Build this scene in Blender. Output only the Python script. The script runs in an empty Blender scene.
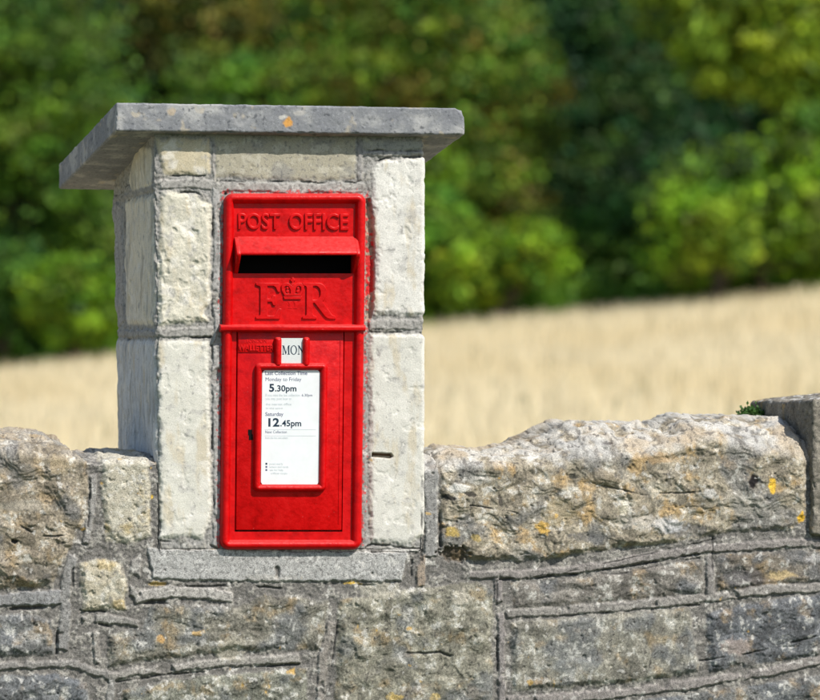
import bpy, bmesh, math, random
import numpy as np
from mathutils import Vector
random.seed(7); RNG = np.random.default_rng(11)
sc = bpy.context.scene; COL = sc.collection

# ------------------------------------------------------------------ camera, sky, sun, exposure
FOC = 170.7; PSI = math.radians(12); CAMZ = 1.25; VH = 385.0; DIST = 7.0
fwd = np.array([math.sin(PSI), math.cos(PSI), 0]); rgt = np.array([math.cos(PSI), -math.sin(PSI), 0]); upv = np.array([0, 0, 1.0])
CAMP = np.array([0.22, 0, CAMZ]) - DIST*fwd
FPX = 820*FOC/36
cam = bpy.data.cameras.new('camera'); camo = bpy.data.objects.new('camera', cam); COL.objects.link(camo)
camo.location = CAMP; camo.rotation_euler = (math.pi/2, 0, -PSI)
cam.lens = FOC; cam.sensor_width = 36; cam.sensor_fit = 'HORIZONTAL'; cam.shift_y = (VH-350)/820
cam.clip_start = 0.1; cam.clip_end = 800
cam.dof.use_dof = True; cam.dof.focus_distance = DIST-0.03; cam.dof.aperture_fstop = 5.6
sc.camera = camo
SUN_EL = math.radians(47); SUN_AZ = math.radians(38)      # azimuth: to the right of the wall's normal
sdir = Vector((math.sin(SUN_AZ)*math.cos(SUN_EL), -math.cos(SUN_AZ)*math.cos(SUN_EL), math.sin(SUN_EL)))
wd = bpy.data.worlds.new('World'); sc.world = wd; wd.use_nodes = True
wn = wd.node_tree.nodes; wl = wd.node_tree.links
sky = wn.new('ShaderNodeTexSky'); sky.sky_type = 'NISHITA'; sky.sun_disc = False
sky.sun_elevation = SUN_EL; sky.sun_rotation = math.atan2(sdir.x, sdir.y)
bg = wn['Background']; bg.inputs['Strength'].default_value = 0.115
wl.new(sky.outputs[0], bg.inputs[0])
sl = bpy.data.lights.new('sun', 'SUN'); sl.energy = 4.6; sl.angle = math.radians(0.53); sl.color = (1, 0.955, 0.89)
so = bpy.data.objects.new('sun', sl); COL.objects.link(so); so.rotation_euler = sdir.to_track_quat('Z', 'Y').to_euler()
so.location = (3, -4, 6)
sc.view_settings.view_transform = 'Standard'; sc.view_settings.look = 'None'
sc.view_settings.exposure = 0.24; sc.view_settings.gamma = 1; sc.view_settings.use_curve_mapping = False

def P(u, v, y=0.0):
    """point of the vertical plane Y=y seen at photo position (u,v)"""
    u = np.asarray(u, float); v = np.asarray(v, float); y = np.asarray(y, float)
    a = (u-410)/FPX; b = (VH-v)/FPX
    dx = fwd[0]+a*rgt[0]; dy = fwd[1]+a*rgt[1]; t = (y-CAMP[1])/dy
    return np.stack(np.broadcast_arrays(CAMP[0]+t*dx, y+0*t, CAMP[2]+t*b), -1)
def W(u, v, D):
    """point at distance D along the view axis"""
    return CAMP + D*(fwd + (u-410)/FPX*rgt + (VH-v)/FPX*upv)
def PIX(x, y, z):
    dx = x-CAMP[0]; dy = y-CAMP[1]; dz = z-CAMP[2]
    d = dx*fwd[0]+dy*fwd[1]; r = dx*rgt[0]+dy*rgt[1]
    return 410+FPX*r/d, VH-FPX*dz/d
S = DIST/FPX

# ------------------------------------------------------------------ tagging
def tag(o, label=None, cat=None, group=None, kind=None):
    if label: o['label'] = label
    if cat: o['category'] = cat
    if group: o['group'] = group
    if kind: o['kind'] = kind
    return o
def empty(name, loc=(0, 0, 0)):
    o = bpy.data.objects.new(name, None); COL.objects.link(o); o.location = loc; o.empty_display_size = .05
    return o
def link(me, name, mat, parent=None):
    o = bpy.data.objects.new(name, me); COL.objects.link(o)
    if mat: me.materials.append(mat)
    if parent is not None:
        o.parent = parent
        pm = Vector(parent.location); q = parent.parent
        while q is not None: pm += Vector(q.location); q = q.parent
        o.location = -pm
    return o

# ------------------------------------------------------------------ noise
_g = np.random.default_rng(5); _a = _g.random(256)*2*np.pi; GX, GY = np.cos(_a), np.sin(_a)
PERM = _g.permutation(1024)
_v = _g.normal(size=(256, 3)); _v /= np.linalg.norm(_v, axis=1)[:, None]
def _h(i, j, k):
    return PERM[(PERM[(PERM[i & 1023]+j) & 1023]+k) & 1023] & 255
def pn(x, y, s=0):
    xi = np.floor(x).astype(np.int64); yi = np.floor(y).astype(np.int64); fx = x-xi; fy = y-yi
    u = fx*fx*fx*(fx*(fx*6-15)+10); v = fy*fy*fy*(fy*(fy*6-15)+10)
    def g(a, b):
        h = _h(xi+a, yi+b, s+17); return GX[h]*(fx-a)+GY[h]*(fy-b)
    n0 = g(0, 0); n0 = n0+u*(g(1, 0)-n0); n1 = g(0, 1); n1 = n1+u*(g(1, 1)-n1)
    return (n0+v*(n1-n0))*1.5
def fb(x, y, sc_, o=4, s=0, gain=.5):
    r = 0; a = 1; t = 0; f = 1/sc_
    for i in range(o): r = r+a*pn(x*f+i*13.7, y*f+i*7.3, s+i*31); t += a; a *= gain; f *= 2.03
    return r/t*1.4
def rg(x, y, sc_, o=3, s=0):
    r = 0; a = 1; t = 0; f = 1/sc_
    for i in range(o): r = r+a*(1-2*np.abs(pn(x*f+i*3.7, y*f+i*9.3, s+i*11))); t += a; a *= .55; f *= 2.1
    return r/t
def pn3(p, s=0):
    i = np.floor(p).astype(np.int64); f = p-i; w = f*f*f*(f*(f*6-15)+10); r = 0
    for a in (0, 1):
        for b in (0, 1):
            for c in (0, 1):
                h = _h(i[..., 0]+a, i[..., 1]+b, (i[..., 2]+c)*7919+s)
                gr = _v[h]; d = gr[..., 0]*(f[..., 0]-a)+gr[..., 1]*(f[..., 1]-b)+gr[..., 2]*(f[..., 2]-c)
                wt = (w[..., 0] if a else 1-w[..., 0])*(w[..., 1] if b else 1-w[..., 1])*(w[..., 2] if c else 1-w[..., 2])
                r = r+wt*d
    return r*1.5
def fb3(p, sc_, o=4, s=0, gain=.5):
    r = 0; a = 1; t = 0; f = 1/sc_
    for i in range(o): r = r+a*pn3(p*f+i*5.3, s+i*31); t += a; a *= gain; f *= 2.03
    return r/t*1.4
def ss(a, b, x):
    t = np.clip((x-a)/(b-a), 0, 1); return t*t*(3-2*t)
def mixc(c, col, t): return c*(1-t[..., None])+np.asarray(col, float)*t[..., None]

# ------------------------------------------------------------------ materials
def attr_mat(name, rough=.92, fine=520., fine_amt=.6, bump=.6, bscale=420., bdist=.0018, spec=.25):
    m = bpy.data.materials.new(name); m.use_nodes = True; n = m.node_tree.nodes; l = m.node_tree.links
    b = n['Principled BSDF']; b.inputs['Roughness'].default_value = rough; b.inputs['Specular IOR Level'].default_value = spec
    at = n.new('ShaderNodeAttribute'); at.attribute_name = 'Col'
    tc = n.new('ShaderNodeTexCoord')
    ns = n.new('ShaderNodeTexNoise'); ns.inputs['Scale'].default_value = fine; ns.inputs['Detail'].default_value = 4; ns.inputs['Roughness'].default_value = .7
    l.new(tc.outputs['Object'], ns.inputs['Vector'])
    mr = n.new('ShaderNodeMapRange'); mr.inputs[1].default_value = .3; mr.inputs[2].default_value = .7
    mr.inputs[3].default_value = 1-fine_amt; mr.inputs[4].default_value = 1+fine_amt
    l.new(ns.outputs[0], mr.inputs[0])
    vm = n.new('ShaderNodeVectorMath'); vm.operation = 'MULTIPLY'; l.new(at.outputs['Color'], vm.inputs[0]); l.new(mr.outputs[0], vm.inputs[1])
    l.new(vm.outputs[0], b.inputs['Base Color'])
    n2 = n.new('ShaderNodeTexNoise'); n2.inputs['Scale'].default_value = bscale; n2.inputs['Detail'].default_value = 5; n2.inputs['Roughness'].default_value = .65
    l.new(tc.outputs['Object'], n2.inputs['Vector'])
    bp = n.new('ShaderNodeBump'); bp.inputs['Strength'].default_value = bump; bp.inputs['Distance'].default_value = bdist
    l.new(n2.outputs[0], bp.inputs['Height']); l.new(bp.outputs[0], b.inputs['Normal'])
    return m
def plain(name, col, rough=.5, spec=.5, bump=0, bscale=200., bdist=.0006, var=0., vscale=60., coat=0):
    m = bpy.data.materials.new(name); m.use_nodes = True; n = m.node_tree.nodes; l = m.node_tree.links
    b = n['Principled BSDF']; b.inputs['Base Color'].default_value = (*col, 1); b.inputs['Roughness'].default_value = rough
    b.inputs['Specular IOR Level'].default_value = spec; b.inputs['Coat Weight'].default_value = coat
    tc = n.new('ShaderNodeTexCoord')
    if var:
        ns = n.new('ShaderNodeTexNoise'); ns.inputs['Scale'].default_value = vscale; ns.inputs['Detail'].default_value = 6; ns.inputs['Roughness'].default_value = .65
        l.new(tc.outputs['Object'], ns.inputs['Vector'])
        mr = n.new('ShaderNodeMapRange'); mr.inputs[1].default_value = .3; mr.inputs[2].default_value = .7; mr.inputs[3].default_value = 1-var; mr.inputs[4].default_value = 1+var
        l.new(ns.outputs[0], mr.inputs[0])
        vm = n.new('ShaderNodeVectorMath'); vm.operation = 'MULTIPLY'; vm.inputs[0].default_value = col; l.new(mr.outputs[0], vm.inputs[1])
        l.new(vm.outputs[0], b.inputs['Base Color'])
    if bump:
        n2 = n.new('ShaderNodeTexNoise'); n2.inputs['Scale'].default_value = bscale; n2.inputs['Detail'].default_value = 4
        l.new(tc.outputs['Object'], n2.inputs['Vector'])
        bp = n.new('ShaderNodeBump'); bp.inputs['Strength'].default_value = bump; bp.inputs['Distance'].default_value = bdist
        l.new(n2.outputs[0], bp.inputs['Height']); l.new(bp.outputs[0], b.inputs['Normal'])
    return m
def red_paint():
    m = plain('red_gloss_paint', (.62, .001, .002), .34, .2, bump=.55, bscale=140., bdist=.0012)
    n = m.node_tree.nodes; l = m.node_tree.links; b = n['Principled BSDF']; tc = n['Texture Coordinate']
    # grime, faded patches and chips
    ns = n.new('ShaderNodeTexNoise'); ns.inputs['Scale'].default_value = 38; ns.inputs['Detail'].default_value = 8; ns.inputs['Roughness'].default_value = .7
    l.new(tc.outputs['Object'], ns.inputs['Vector'])
    cr = n.new('ShaderNodeValToRGB'); e = cr.color_ramp.elements
    e[0].position = .32; e[0].color = (.38, .001, .002, 1); e[1].position = .52; e[1].color = (.56, .001, .002, 1)
    e2 = cr.color_ramp.elements.new(.76); e2.color = (.62, .004, .004, 1)
    l.new(ns.outputs[0], cr.inputs[0])
    # chips where edges stick out
    geo = n.new('ShaderNodeNewGeometry'); n3 = n.new('ShaderNodeTexNoise'); n3.inputs['Scale'].default_value = 520; n3.inputs['Detail'].default_value = 3
    l.new(tc.outputs['Object'], n3.inputs['Vector'])
    mr = n.new('ShaderNodeMapRange'); mr.inputs[1].default_value = .735; mr.inputs[2].default_value = .77
    l.new(n3.outputs[0], mr.inputs[0])
    mx = n.new('ShaderNodeMixRGB'); mx.inputs[2].default_value = (.75, .22, .2, 1); l.new(mr.outputs[0], mx.inputs[0]); l.new(cr.outputs[0], mx.inputs[1])
    sp = n.new('ShaderNodeSeparateXYZ'); l.new(geo.outputs['Normal'], sp.inputs[0])      # paler pink mixed in on what faces up
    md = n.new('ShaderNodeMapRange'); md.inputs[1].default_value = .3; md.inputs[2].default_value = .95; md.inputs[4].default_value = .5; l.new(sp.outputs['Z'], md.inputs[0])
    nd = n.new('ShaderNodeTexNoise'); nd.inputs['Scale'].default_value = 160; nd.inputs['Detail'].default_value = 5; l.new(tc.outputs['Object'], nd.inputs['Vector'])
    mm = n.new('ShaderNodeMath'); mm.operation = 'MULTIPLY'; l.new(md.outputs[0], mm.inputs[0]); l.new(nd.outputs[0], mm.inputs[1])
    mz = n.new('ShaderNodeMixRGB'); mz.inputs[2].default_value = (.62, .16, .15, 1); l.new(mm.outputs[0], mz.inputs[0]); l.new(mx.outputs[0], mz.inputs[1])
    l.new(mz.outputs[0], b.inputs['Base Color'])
    m2 = n.new('ShaderNodeMapRange'); m2.inputs[1].default_value = .35; m2.inputs[2].default_value = .65; m2.inputs[3].default_value = .28; m2.inputs[4].default_value = .5
    l.new(ns.outputs[0], m2.inputs[0]); l.new(m2.outputs[0], b.inputs['Roughness'])
    return m
M_STONE = attr_mat('weathered_limestone')
M_PALE = attr_mat('pale_limestone', fine=480, fine_amt=.22, bump=.45, bscale=350, bdist=.0012)
M_CONC = attr_mat('grey_concrete', fine=900, fine_amt=.3, bump=.4, bscale=700, bdist=.0008)
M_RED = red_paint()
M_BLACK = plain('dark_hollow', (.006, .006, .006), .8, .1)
M_WHITE = plain('white_notice_enamel', (.76, .78, .78), .25, .5, var=.05, vscale=40)
M_TAB = plain('off_white_tab', (.62, .66, .64), .4, .4, var=.06, vscale=300)
M_INK = plain('navy_ink', (.012, .03, .055), .5, .3)
M_INK2 = plain('faded_navy_ink', (.12, .13, .21), .5, .3)
M_INK3 = plain('faint_grey_ink', (.50, .55, .57), .5, .3)

# ------------------------------------------------------------------ mesh from numpy
def mesh_np(name, V, F, C=None, smooth=True):
    me = bpy.data.meshes.new(name); V = np.ascontiguousarray(V, np.float32); F = np.ascontiguousarray(F, np.int32); k = F.shape[1]
    me.vertices.add(len(V)); me.vertices.foreach_set('co', V.ravel())
    me.loops.add(F.size); me.loops.foreach_set('vertex_index', F.ravel())
    me.polygons.add(len(F)); me.polygons.foreach_set('loop_start', np.arange(0, F.size, k, dtype=np.int32))
    me.polygons.foreach_set('use_smooth', np.full(len(F), smooth))
    me.update(calc_edges=True)
    if C is not None:
        a = me.color_attributes.new('Col', 'FLOAT_COLOR', 'POINT')
        a.data.foreach_set('color', np.concatenate([C, np.ones((len(C), 1))], 1).astype(np.float32).ravel())
    me.validate(); return me
def grid_faces(r, c, wrap=False):
    i = np.arange(r*c).reshape(r, c)
    if wrap: i = np.concatenate([i, i[:, :1]], 1)
    return np.stack([i[:-1, :-1], i[:-1, 1:], i[1:, 1:], i[1:, :-1]], -1).reshape(-1, 4)
def grid_normals(G, wrap=False):
    if wrap:
        du = np.roll(G, -1, 1)-np.roll(G, 1, 1)
    else: du = np.gradient(G, axis=1)
    dv = np.gradient(G, axis=0); n = np.cross(du, dv); n /= np.maximum(np.linalg.norm(n, axis=-1), 1e-12)[..., None]
    return n

# ------------------------------------------------------------------ masonry heights and colours
def segd(u, v, a, b):
    ax, ay = a; bx, by = b; dx, dy = bx-ax, by-ay
    t = np.clip(((u-ax)*dx+(v-ay)*dy)/max(dx*dx+dy*dy, 1e-9), 0, 1)
    return np.hypot(u-ax-t*dx, v-ay-t*dy)
def polyd(u, v, poly):
    d = np.full(u.shape, 1e9); ins = np.zeros(u.shape, bool); n = len(poly)
    for i in range(n):
        a, b = poly[i], poly[(i+1) % n]; d = np.minimum(d, segd(u, v, a, b))
        c = ((a[1] > v) != (b[1] > v)); ins ^= c & (u < (b[0]-a[0])*(v-a[1])/((b[1]-a[1]) or 1e-9)+a[0])
    return np.where(ins, d, -d)
def lined(u, v, pts):
    d = np.full(u.shape, 1e9)
    for a, b in zip(pts[:-1], pts[1:]): d = np.minimum(d, segd(u, v, a, b))
    return d
GREY = (.30, .295, .285); CREAM = (.60, .55, .44); WHT = (.66, .64, .58); BRN = (.27, .235, .175); OCH = (.36, .275, .14)
GRN = (.24, .235, .19); BLU = (.17, .175, .175); DARK = (.055, .053, .05); LICH = (.55, .53, .48)
# stone: polygon, base colour, bulge mm, roughness mm, edge softness px, style
PIL = [
 ([(154, 138), (211, 138), (211, 174), (190, 176), (163, 174)], (.50, .44, .31), 1.5, 2.2, 5, 'quoin'),
 ([(215, 136), (357, 138), (356, 180), (300, 181), (215, 177)], (.36, .33, .25), -.5, 1.3, 4, 'weath'),
 ([(160, 192), (175, 191), (196, 194), (203, 201), (212, 204), (211, 300), (206, 312), (210, 322), (157, 326), (158, 250)], (.60, .565, .46), 2.5, 5., 6, 'quoin'),
 ([(156, 341), (209, 340), (211, 430), (213, 515), (203, 540), (190, 536), (158, 541)], (.64, .62, .54), 2.2, 1.4, 5, 'quoin'),
 ([(371, 172), (376, 163), (384, 159), (428, 157), (428, 316), (372, 316), (375, 262), (372, 230)], (.68, .66, .60), 2.5, 2.4, 5, 'quoin'),
 ([(369, 334), (428, 333), (428, 538), (400, 545), (369, 541)], (.64, .62, .55), 2.2, 1.5, 5, 'quoin'),
 ([(362, 139), (428, 141), (428, 151), (362, 149)], (.33, .32, .28), 0, 1, 3, 'weath'),
]
WAL = [
 ([(-140, 150), (0, 150), (70, 150), (80, 430), (90, 470), (88, 520), (74, 548), (62, 566), (52, 590), (-20, 594), (-130, 592)], (.34, .29, .215), 7, 11, 10, 'rough'),
 ([(98, 150), (150, 150), (151, 540), (128, 547), (106, 544), (102, 500)], (.42, .385, .30), 3, 4, 6, 'pit'),
 ([(79, 566), (104, 560), (124, 566), (128, 590), (126, 611), (82, 613)], (.40, .36, .27), 4, 6, 6, 'pit'),
 ([(-100, 618), (30, 616), (52, 622), (55, 656), (-100, 660)], (.20, .20, .19), 3, 8, 7, 'rough'),
 ([(108, 636), (143, 628), (150, 606), (240, 607), (262, 596), (330, 600), (322, 650), (232, 652), (150, 662), (108, 668)], (.25, .235, .19), 3, 9, 7, 'rough'),
 ([(-100, 678), (60, 674), (88, 684), (90, 760), (-100, 760)], (.17, .175, .175), 3, 8, 7, 'rough'),
 ([(122, 690), (200, 676), (308, 668), (306, 760), (122, 760)], (.23, .23, .185), 3, 8, 7, 'rough'),
 ([(338, 600), (400, 590), (478, 580), (494, 590), (494, 760), (332, 760)], (.29, .275, .215), 4, 8, 8, 'rough'),
 ([(441, 150), (470, 150), (640, 150), (808, 150), (806, 510), (792, 526), (735, 528), (690, 538), (600, 549), (540, 560), (452, 560), (440, 545)], (.30, .262, .195), 4.5, 11, 6, 'ochre'),
 ([(512, 582), (560, 578), (640, 566), (704, 556), (704, 591), (600, 602), (512, 608)], (.25, .23, .20), 1, 7, 6, 'rough'),
 ([(717, 552), (900, 540), (900, 578), (800, 580), (717, 589)], (.22, .19, .15), 1, 8, 6, 'rough'),
 ([(510, 622), (610, 612), (690, 606), (700, 672), (640, 682), (512, 692)], (.29, .275, .225), 3, 7, 7, 'tool'),
 ([(706, 610), (800, 592), (900, 586), (900, 644), (760, 664), (708, 672)], (.15, .155, .16), 3, 8, 7, 'rough'),
 ([(512, 706), (620, 702), (740, 686), (900, 660), (900, 760), (512, 760)], (.18, .18, .17), 3, 8, 7, 'rough'),
]
RIB = [  # raised ribbon pointing: polyline, width px, height mm
 ([(147, 566), (280, 567), (410, 567)], 31, 2.5, (.38, .385, .38)),
 ([(136, 600), (150, 595), (208, 594), (232, 599)], 13, 5, (.38, .37, .35)),
 ([(-100, 604), (0, 603), (30, 602), (62, 599)], 15, 6, (.24, .245, .25)),
 ([(74, 560), (66, 590), (64, 630), (62, 652)], 12, 6, (.25, .25, .245)),
 ([(93, 478), (92, 520), (86, 548)], 8, 3, (.27, .265, .255)),
 ([(80, 619), (110, 620), (139, 625)], 8, 7, (.27, .265, .25)),
 ([(-100, 668), (0, 668), (70, 665), (96, 672), (112, 676)], 8, 3, (.24, .235, .225)),
 ([(108, 678), (150, 670), (226, 663), (300, 658)], 9, 5, (.30, .29, .27)),
 ([(95, 628), (97, 664)], 7, 2, (.26, .25, .23)),
 ([(332, 622), (323, 660), (318, 760)], 9, 4, (.25, .235, .215)),
 ([(112, 680), (110, 760)], 8, 3, (.24, .24, .23)),
 ([(137, 560), (134, 600)], 11, 2.5, (.29, .285, .27)),
 ([(431, 300), (431, 455), (432, 520), (430, 556)], 15, 1, (.27, .27, .265)),
 ([(421, 555), (420, 586)], 10, 4, (.31, .26, .21)),
 ([(470, 575), (520, 573), (570, 569), (640, 557), (706, 546), (760, 541), (900, 539)], 9, 6, (.25, .235, .225)),
 ([(498, 578), (502, 640), (502, 760)], 8, 5, (.25, .235, .23)),
 ([(506, 614), (560, 610), (640, 603), (710, 596), (780, 586), (900, 578)], 10, 5, (.26, .25, .235)),
 ([(710, 550), (712, 592)], 9, 3, (.25, .24, .23)),
 ([(506, 700), (620, 694), (700, 682), (760, 672), (900, 640)], 10, 6, (.25, .235, .225)),
 ([(-100, 760), (900, 760)], 10, 4, (.26, .25, .24)),
]
PRIB = [
 ([(158, 184), (200, 183), (216, 186), (300, 188), (366, 188)], 11, 2, (.35, .345, .33)),
 ([(156, 332), (213, 332)], 10, 2, (.31, .305, .29)),
 ([(368, 325), (430, 325)], 11, 2, (.33, .325, .31)),
 ([(217, 190), (217, 548)], 8.5, 2.5, (.36, .36, .355)),
 ([(364, 330), (364, 548)], 7, 1, (.30, .295, .285)),
 ([(214, 140), (214, 182)], 3, .5, (.33, .32, .3)),
 ([(359, 140), (361, 182)], 6, .5, (.27, .265, .26)),
 ([(362, 153), (428, 154)], 5, 1.2, (.35, .34, .32)),
]
CRK = [ # dark cracks: polyline, width px, depth mm
 ([(160, 175), (170, 176), (205, 176)], 1.2, 3), ([(161, 187), (175, 192), (196, 192), (205, 196), (212, 202), (222, 197), (226, 193)], 1.6, 5),
 ([(213, 205), (212, 320)], 1.2, 3), ([(157, 338), (211, 337)], 1.4, 4), ([(212, 345), (213, 470), (215, 520)], 1.1, 3), ([(372, 163), (385, 158), (428, 157)], 1.5, 4),
 ([(214, 181), (356, 183)], 1.0, 2), ([(369, 150), (428, 152)], 1.0, 2), ([(371, 332), (428, 333)], 1.2, 2.5),
 ([(206, 543), (217, 549), (222, 553)], 1.2, 3), ([(158, 541), (204, 545)], 1.2, 2), ([(366, 548), (372, 544), (420, 549)], 1.4, 3),
 ([(148, 586), (200, 588), (240, 587), (300, 590)], 1.5, 4), ([(330, 585), (408, 586)], 1.4, 3), ([(144, 604), (205, 603)], 3, 6), ([(412, 560), (412, 584)], 1.5, 3),
 ([(421, 458), (422, 560)], 1.5, 3), ([(440, 462), (441, 545)], 2, 5),
 ([(500, 579), (560, 575), (640, 563), (700, 551)], 1.4, 4), ([(506, 620), (600, 612), (700, 603)], 1.2, 3), ([(560, 572), (700, 540), (716, 536)], 1, 2),
 ([(497, 580), (498, 700)], 1.3, 3), ([(510, 575), (620, 572), (700, 555)], 1, 2),
 ([(100, 626), (140, 631)], 2, 5), ([(80, 612), (128, 615)], 1.2, 3), ([(0, 612), (56, 609)], 2.4, 6), ([(58, 612), (57, 655)], 2, 4), ([(73, 565), (74, 640)], 2, 5),
 ([(108, 684), (160, 676), (300, 664)], 1.4, 3), ([(327, 626), (316, 720)], 1.3, 3), ([(338, 620), (328, 700)], 1.2, 2), ([(91, 478), (88, 530)], 1.3, 3),
 ([(380, 655), (440, 652), (462, 660)], 1.6, 4), ([(713, 534), (712, 595)], 1.1, 3),
 ([(470, 600), (490, 632), (497, 640)], 1.2, 3), ([(700, 660), (760, 650), (830, 630)], 1.2, 3),
 ([(590, 480), (640, 492), (700, 488)], 1.1, 2.5), ([(470, 505), (520, 512)], 1.1, 2.5), ([(0, 520), (40, 540), (70, 538)], 1.4, 4),
]
# named marks: centre, radii, colour, strength, height change mm
SPOT = [
 (458, 488, 14, 5, (.62, .60, .55), .8, 1), (448, 497, 7, 3, (.03, .03, .03), .9, -1.5), (470, 493, 8, 3, (.04, .035, .03), .9, -1.5), (489, 489, 9, 3, (.6, .58, .53), .7, 0),
 (500, 500, 4, 7, (.05, .045, .04), .8, -2), (573, 475, 6, 2.5, (.05, .05, .04), .8, -2), (478, 478, 18, 6, (.5, .48, .43), .6, 0), (690, 528, 26, 9, (.10, .10, .105), .6, -1),
 (590, 535, 26, 6, (.12, .12, .12), .6, -1), (600, 478, 22, 14, (.25, .20, .13), .5, 0), (560, 510, 20, 16, (.34, .27, .15), .5, 0), (740, 500, 30, 14, (.33, .31, .26), .5, 0),
 (660, 455, 24, 6, (.42, .28, .14), .6, 0), (640, 500, 12, 20, (.30, .25, .17), .5, 0), (622, 505, 5, 9, (.6, .55, .42), .7, 1), (655, 485, 10, 9, (.5, .46, .36), .5, 0),
 (20, 480, 20, 16, (.17, .16, .14), .6, 0), (60, 470, 14, 10, (.40, .31, .18), .5, 0), (40, 575, 30, 10, (.10, .095, .085), .6, -2), (20, 510, 30, 6, (.36, .33, .27), .5, 0),
 (542, 526, 9, 8, (.55, .34, .07), .8, 0), (452, 532, 8, 6, (.52, .36, .08), .7, 0), (475, 538, 6, 4, (.5, .36, .1), .6, 0), (772, 480, 5, 8, (.75, .47, .06), 1., 0),
 (801, 513, 4, 6, (.75, .45, .05), 1., 0), (752, 477, 5.5, 9, (.012, .008, .008), 1., -2.5), (455, 553, 17, 9, (.07, .05, .03), .8, -12),
 (610, 437, 8, 3, (.03, .02, .02), .9, -2), (708, 490, 8, 6, (.5, .48, .44), .8, 0), (668, 523, 20, 9, (.46, .46, .46), .7, 1),
 (15, 545, 4, 3, (.02, .02, .02), .9, -6), (158, 586, 9, 2.2, (.5, .36, .12), .8, 0), (353, 584, 8, 2, (.65, .42, .06), .9, 0), (160, 640, 5, 5, (.55, .33, .12), .7, 0),
 (198, 634, 6, 3, (.55, .36, .14), .7, 0), (395, 697, 9, 4, (.5, .36, .12), .8, 0), (435, 697, 6, 5, (.5, .36, .12), .7, 0), (540, 680, 8, 5, (.4, .3, .2), .6, 0),
 (780, 572, 16, 5, (.5, .38, .2), .8, 0), (735, 645, 18, 10, (.36, .29, .25), .6, 0), (230, 650, 18, 14, (.40, .37, .29), .6, 2), (270, 580, 30, 5, (.4, .38, .34), .6, 0),
 (152, 500, 1.6, 3, (.6, .4, .05), .8, 0), (570, 665, 30, 10, (.22, .23, .22), .5, 0), (745, 575, 25, 12, (.1, .09, .09), .6, 0), (640, 520, 34, 10, (.5, .47, .42), .45, 0),
 (380, 590, 26, 8, (.5, .47, .38), .5, 1), (460, 598, 12, 9, (.48, .44, .36), .6, 3), (30, 640, 20, 9, (.4, .39, .37), .5, 0), (820, 555, 16, 5, (.42, .41, .4), .5, 0),
]
def paint(style, u, v, base, sd):
    c = np.ones(u.shape+(3,))*np.asarray(base)
    n1 = fb(u, v, 34, 4, sd); n2 = fb(u, v, 11, 4, sd+50); n3 = fb(u, v, 4, 3, sd+90)
    if style == 'quoin':
        st_ = fb(u*1.6, v*.45, 24, 4, sd+7)
        c = mixc(c, np.asarray(base)*1.1, ss(0, .5, n1)); c = mixc(c, (.52, .44, .30), ss(.08, .6, st_)*.6)
        c = mixc(c, (.40, .385, .36), ss(.18, .5, n2-.2*n1)*.5); c = mixc(c, (.74, .71, .64), ss(.1, .5, fb(u, v, 18, 4, sd+9))*.5); c = mixc(c, (.25, .24, .22), ss(.42, .6, .7*n3+.5*n2)*.6)
    elif style == 'weath':
        c = mixc(c, (.24, .235, .225), ss(-.1, .4, n1)*.6); c = mixc(c, (.5, .47, .38), ss(.1, .5, n2)*.6); c = mixc(c, (.15, .145, .14), ss(.3, .55, n3)*.6)
    elif style == 'pit':
        c = mixc(c, (.55, .52, .43), ss(-.1, .4, n2)*.7); c = mixc(c, (.20, .19, .175), ss(.15, .5, .6*n3+.6*n1)*.7); c = mixc(c, (.5, .37, .14), ss(.25, .55, n1)*.5)
    else:
        base = np.asarray(base); n4 = fb(u, v, 22, 4, sd+7, .6); n5 = fb(u, v, 60, 3, sd+17); n6 = fb(u, v, 2.3, 2, sd+23); q = fb(u, v, 15, 5, sd+41, .62)
        c = mixc(c, base*1.5, ss(-.1, .4, q)*.8); c = mixc(c, base*.55, ss(.0, .4, -n4-.3*n5)*.8)
        c = mixc(c, (.42, .28, .12), ss(.12, .55, fb(u, v, 26, 4, sd+71, .6))*(.7 if style == 'ochre' else .3))
        c = mixc(c, (.125, .135, .145), ss(.05, .4, n5-.2*q)*.6)
        c = mixc(c, (.56, .55, .50), ss(.16, .45, n4*.5+q*.5+.25*n3)*.6)
        c = mixc(c, (.045, .042, .04), ss(.28, .48, -.5*n3-.5*q-.2*n6)*.7)
        c = c*(1+.35*n6)[..., None]
    return c
def terr(h, st, k=.7):
    q = h/st; f = np.floor(q); r = q-f; return h*(1-k)+k*st*(f+ss(.35, .65, r))
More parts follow.
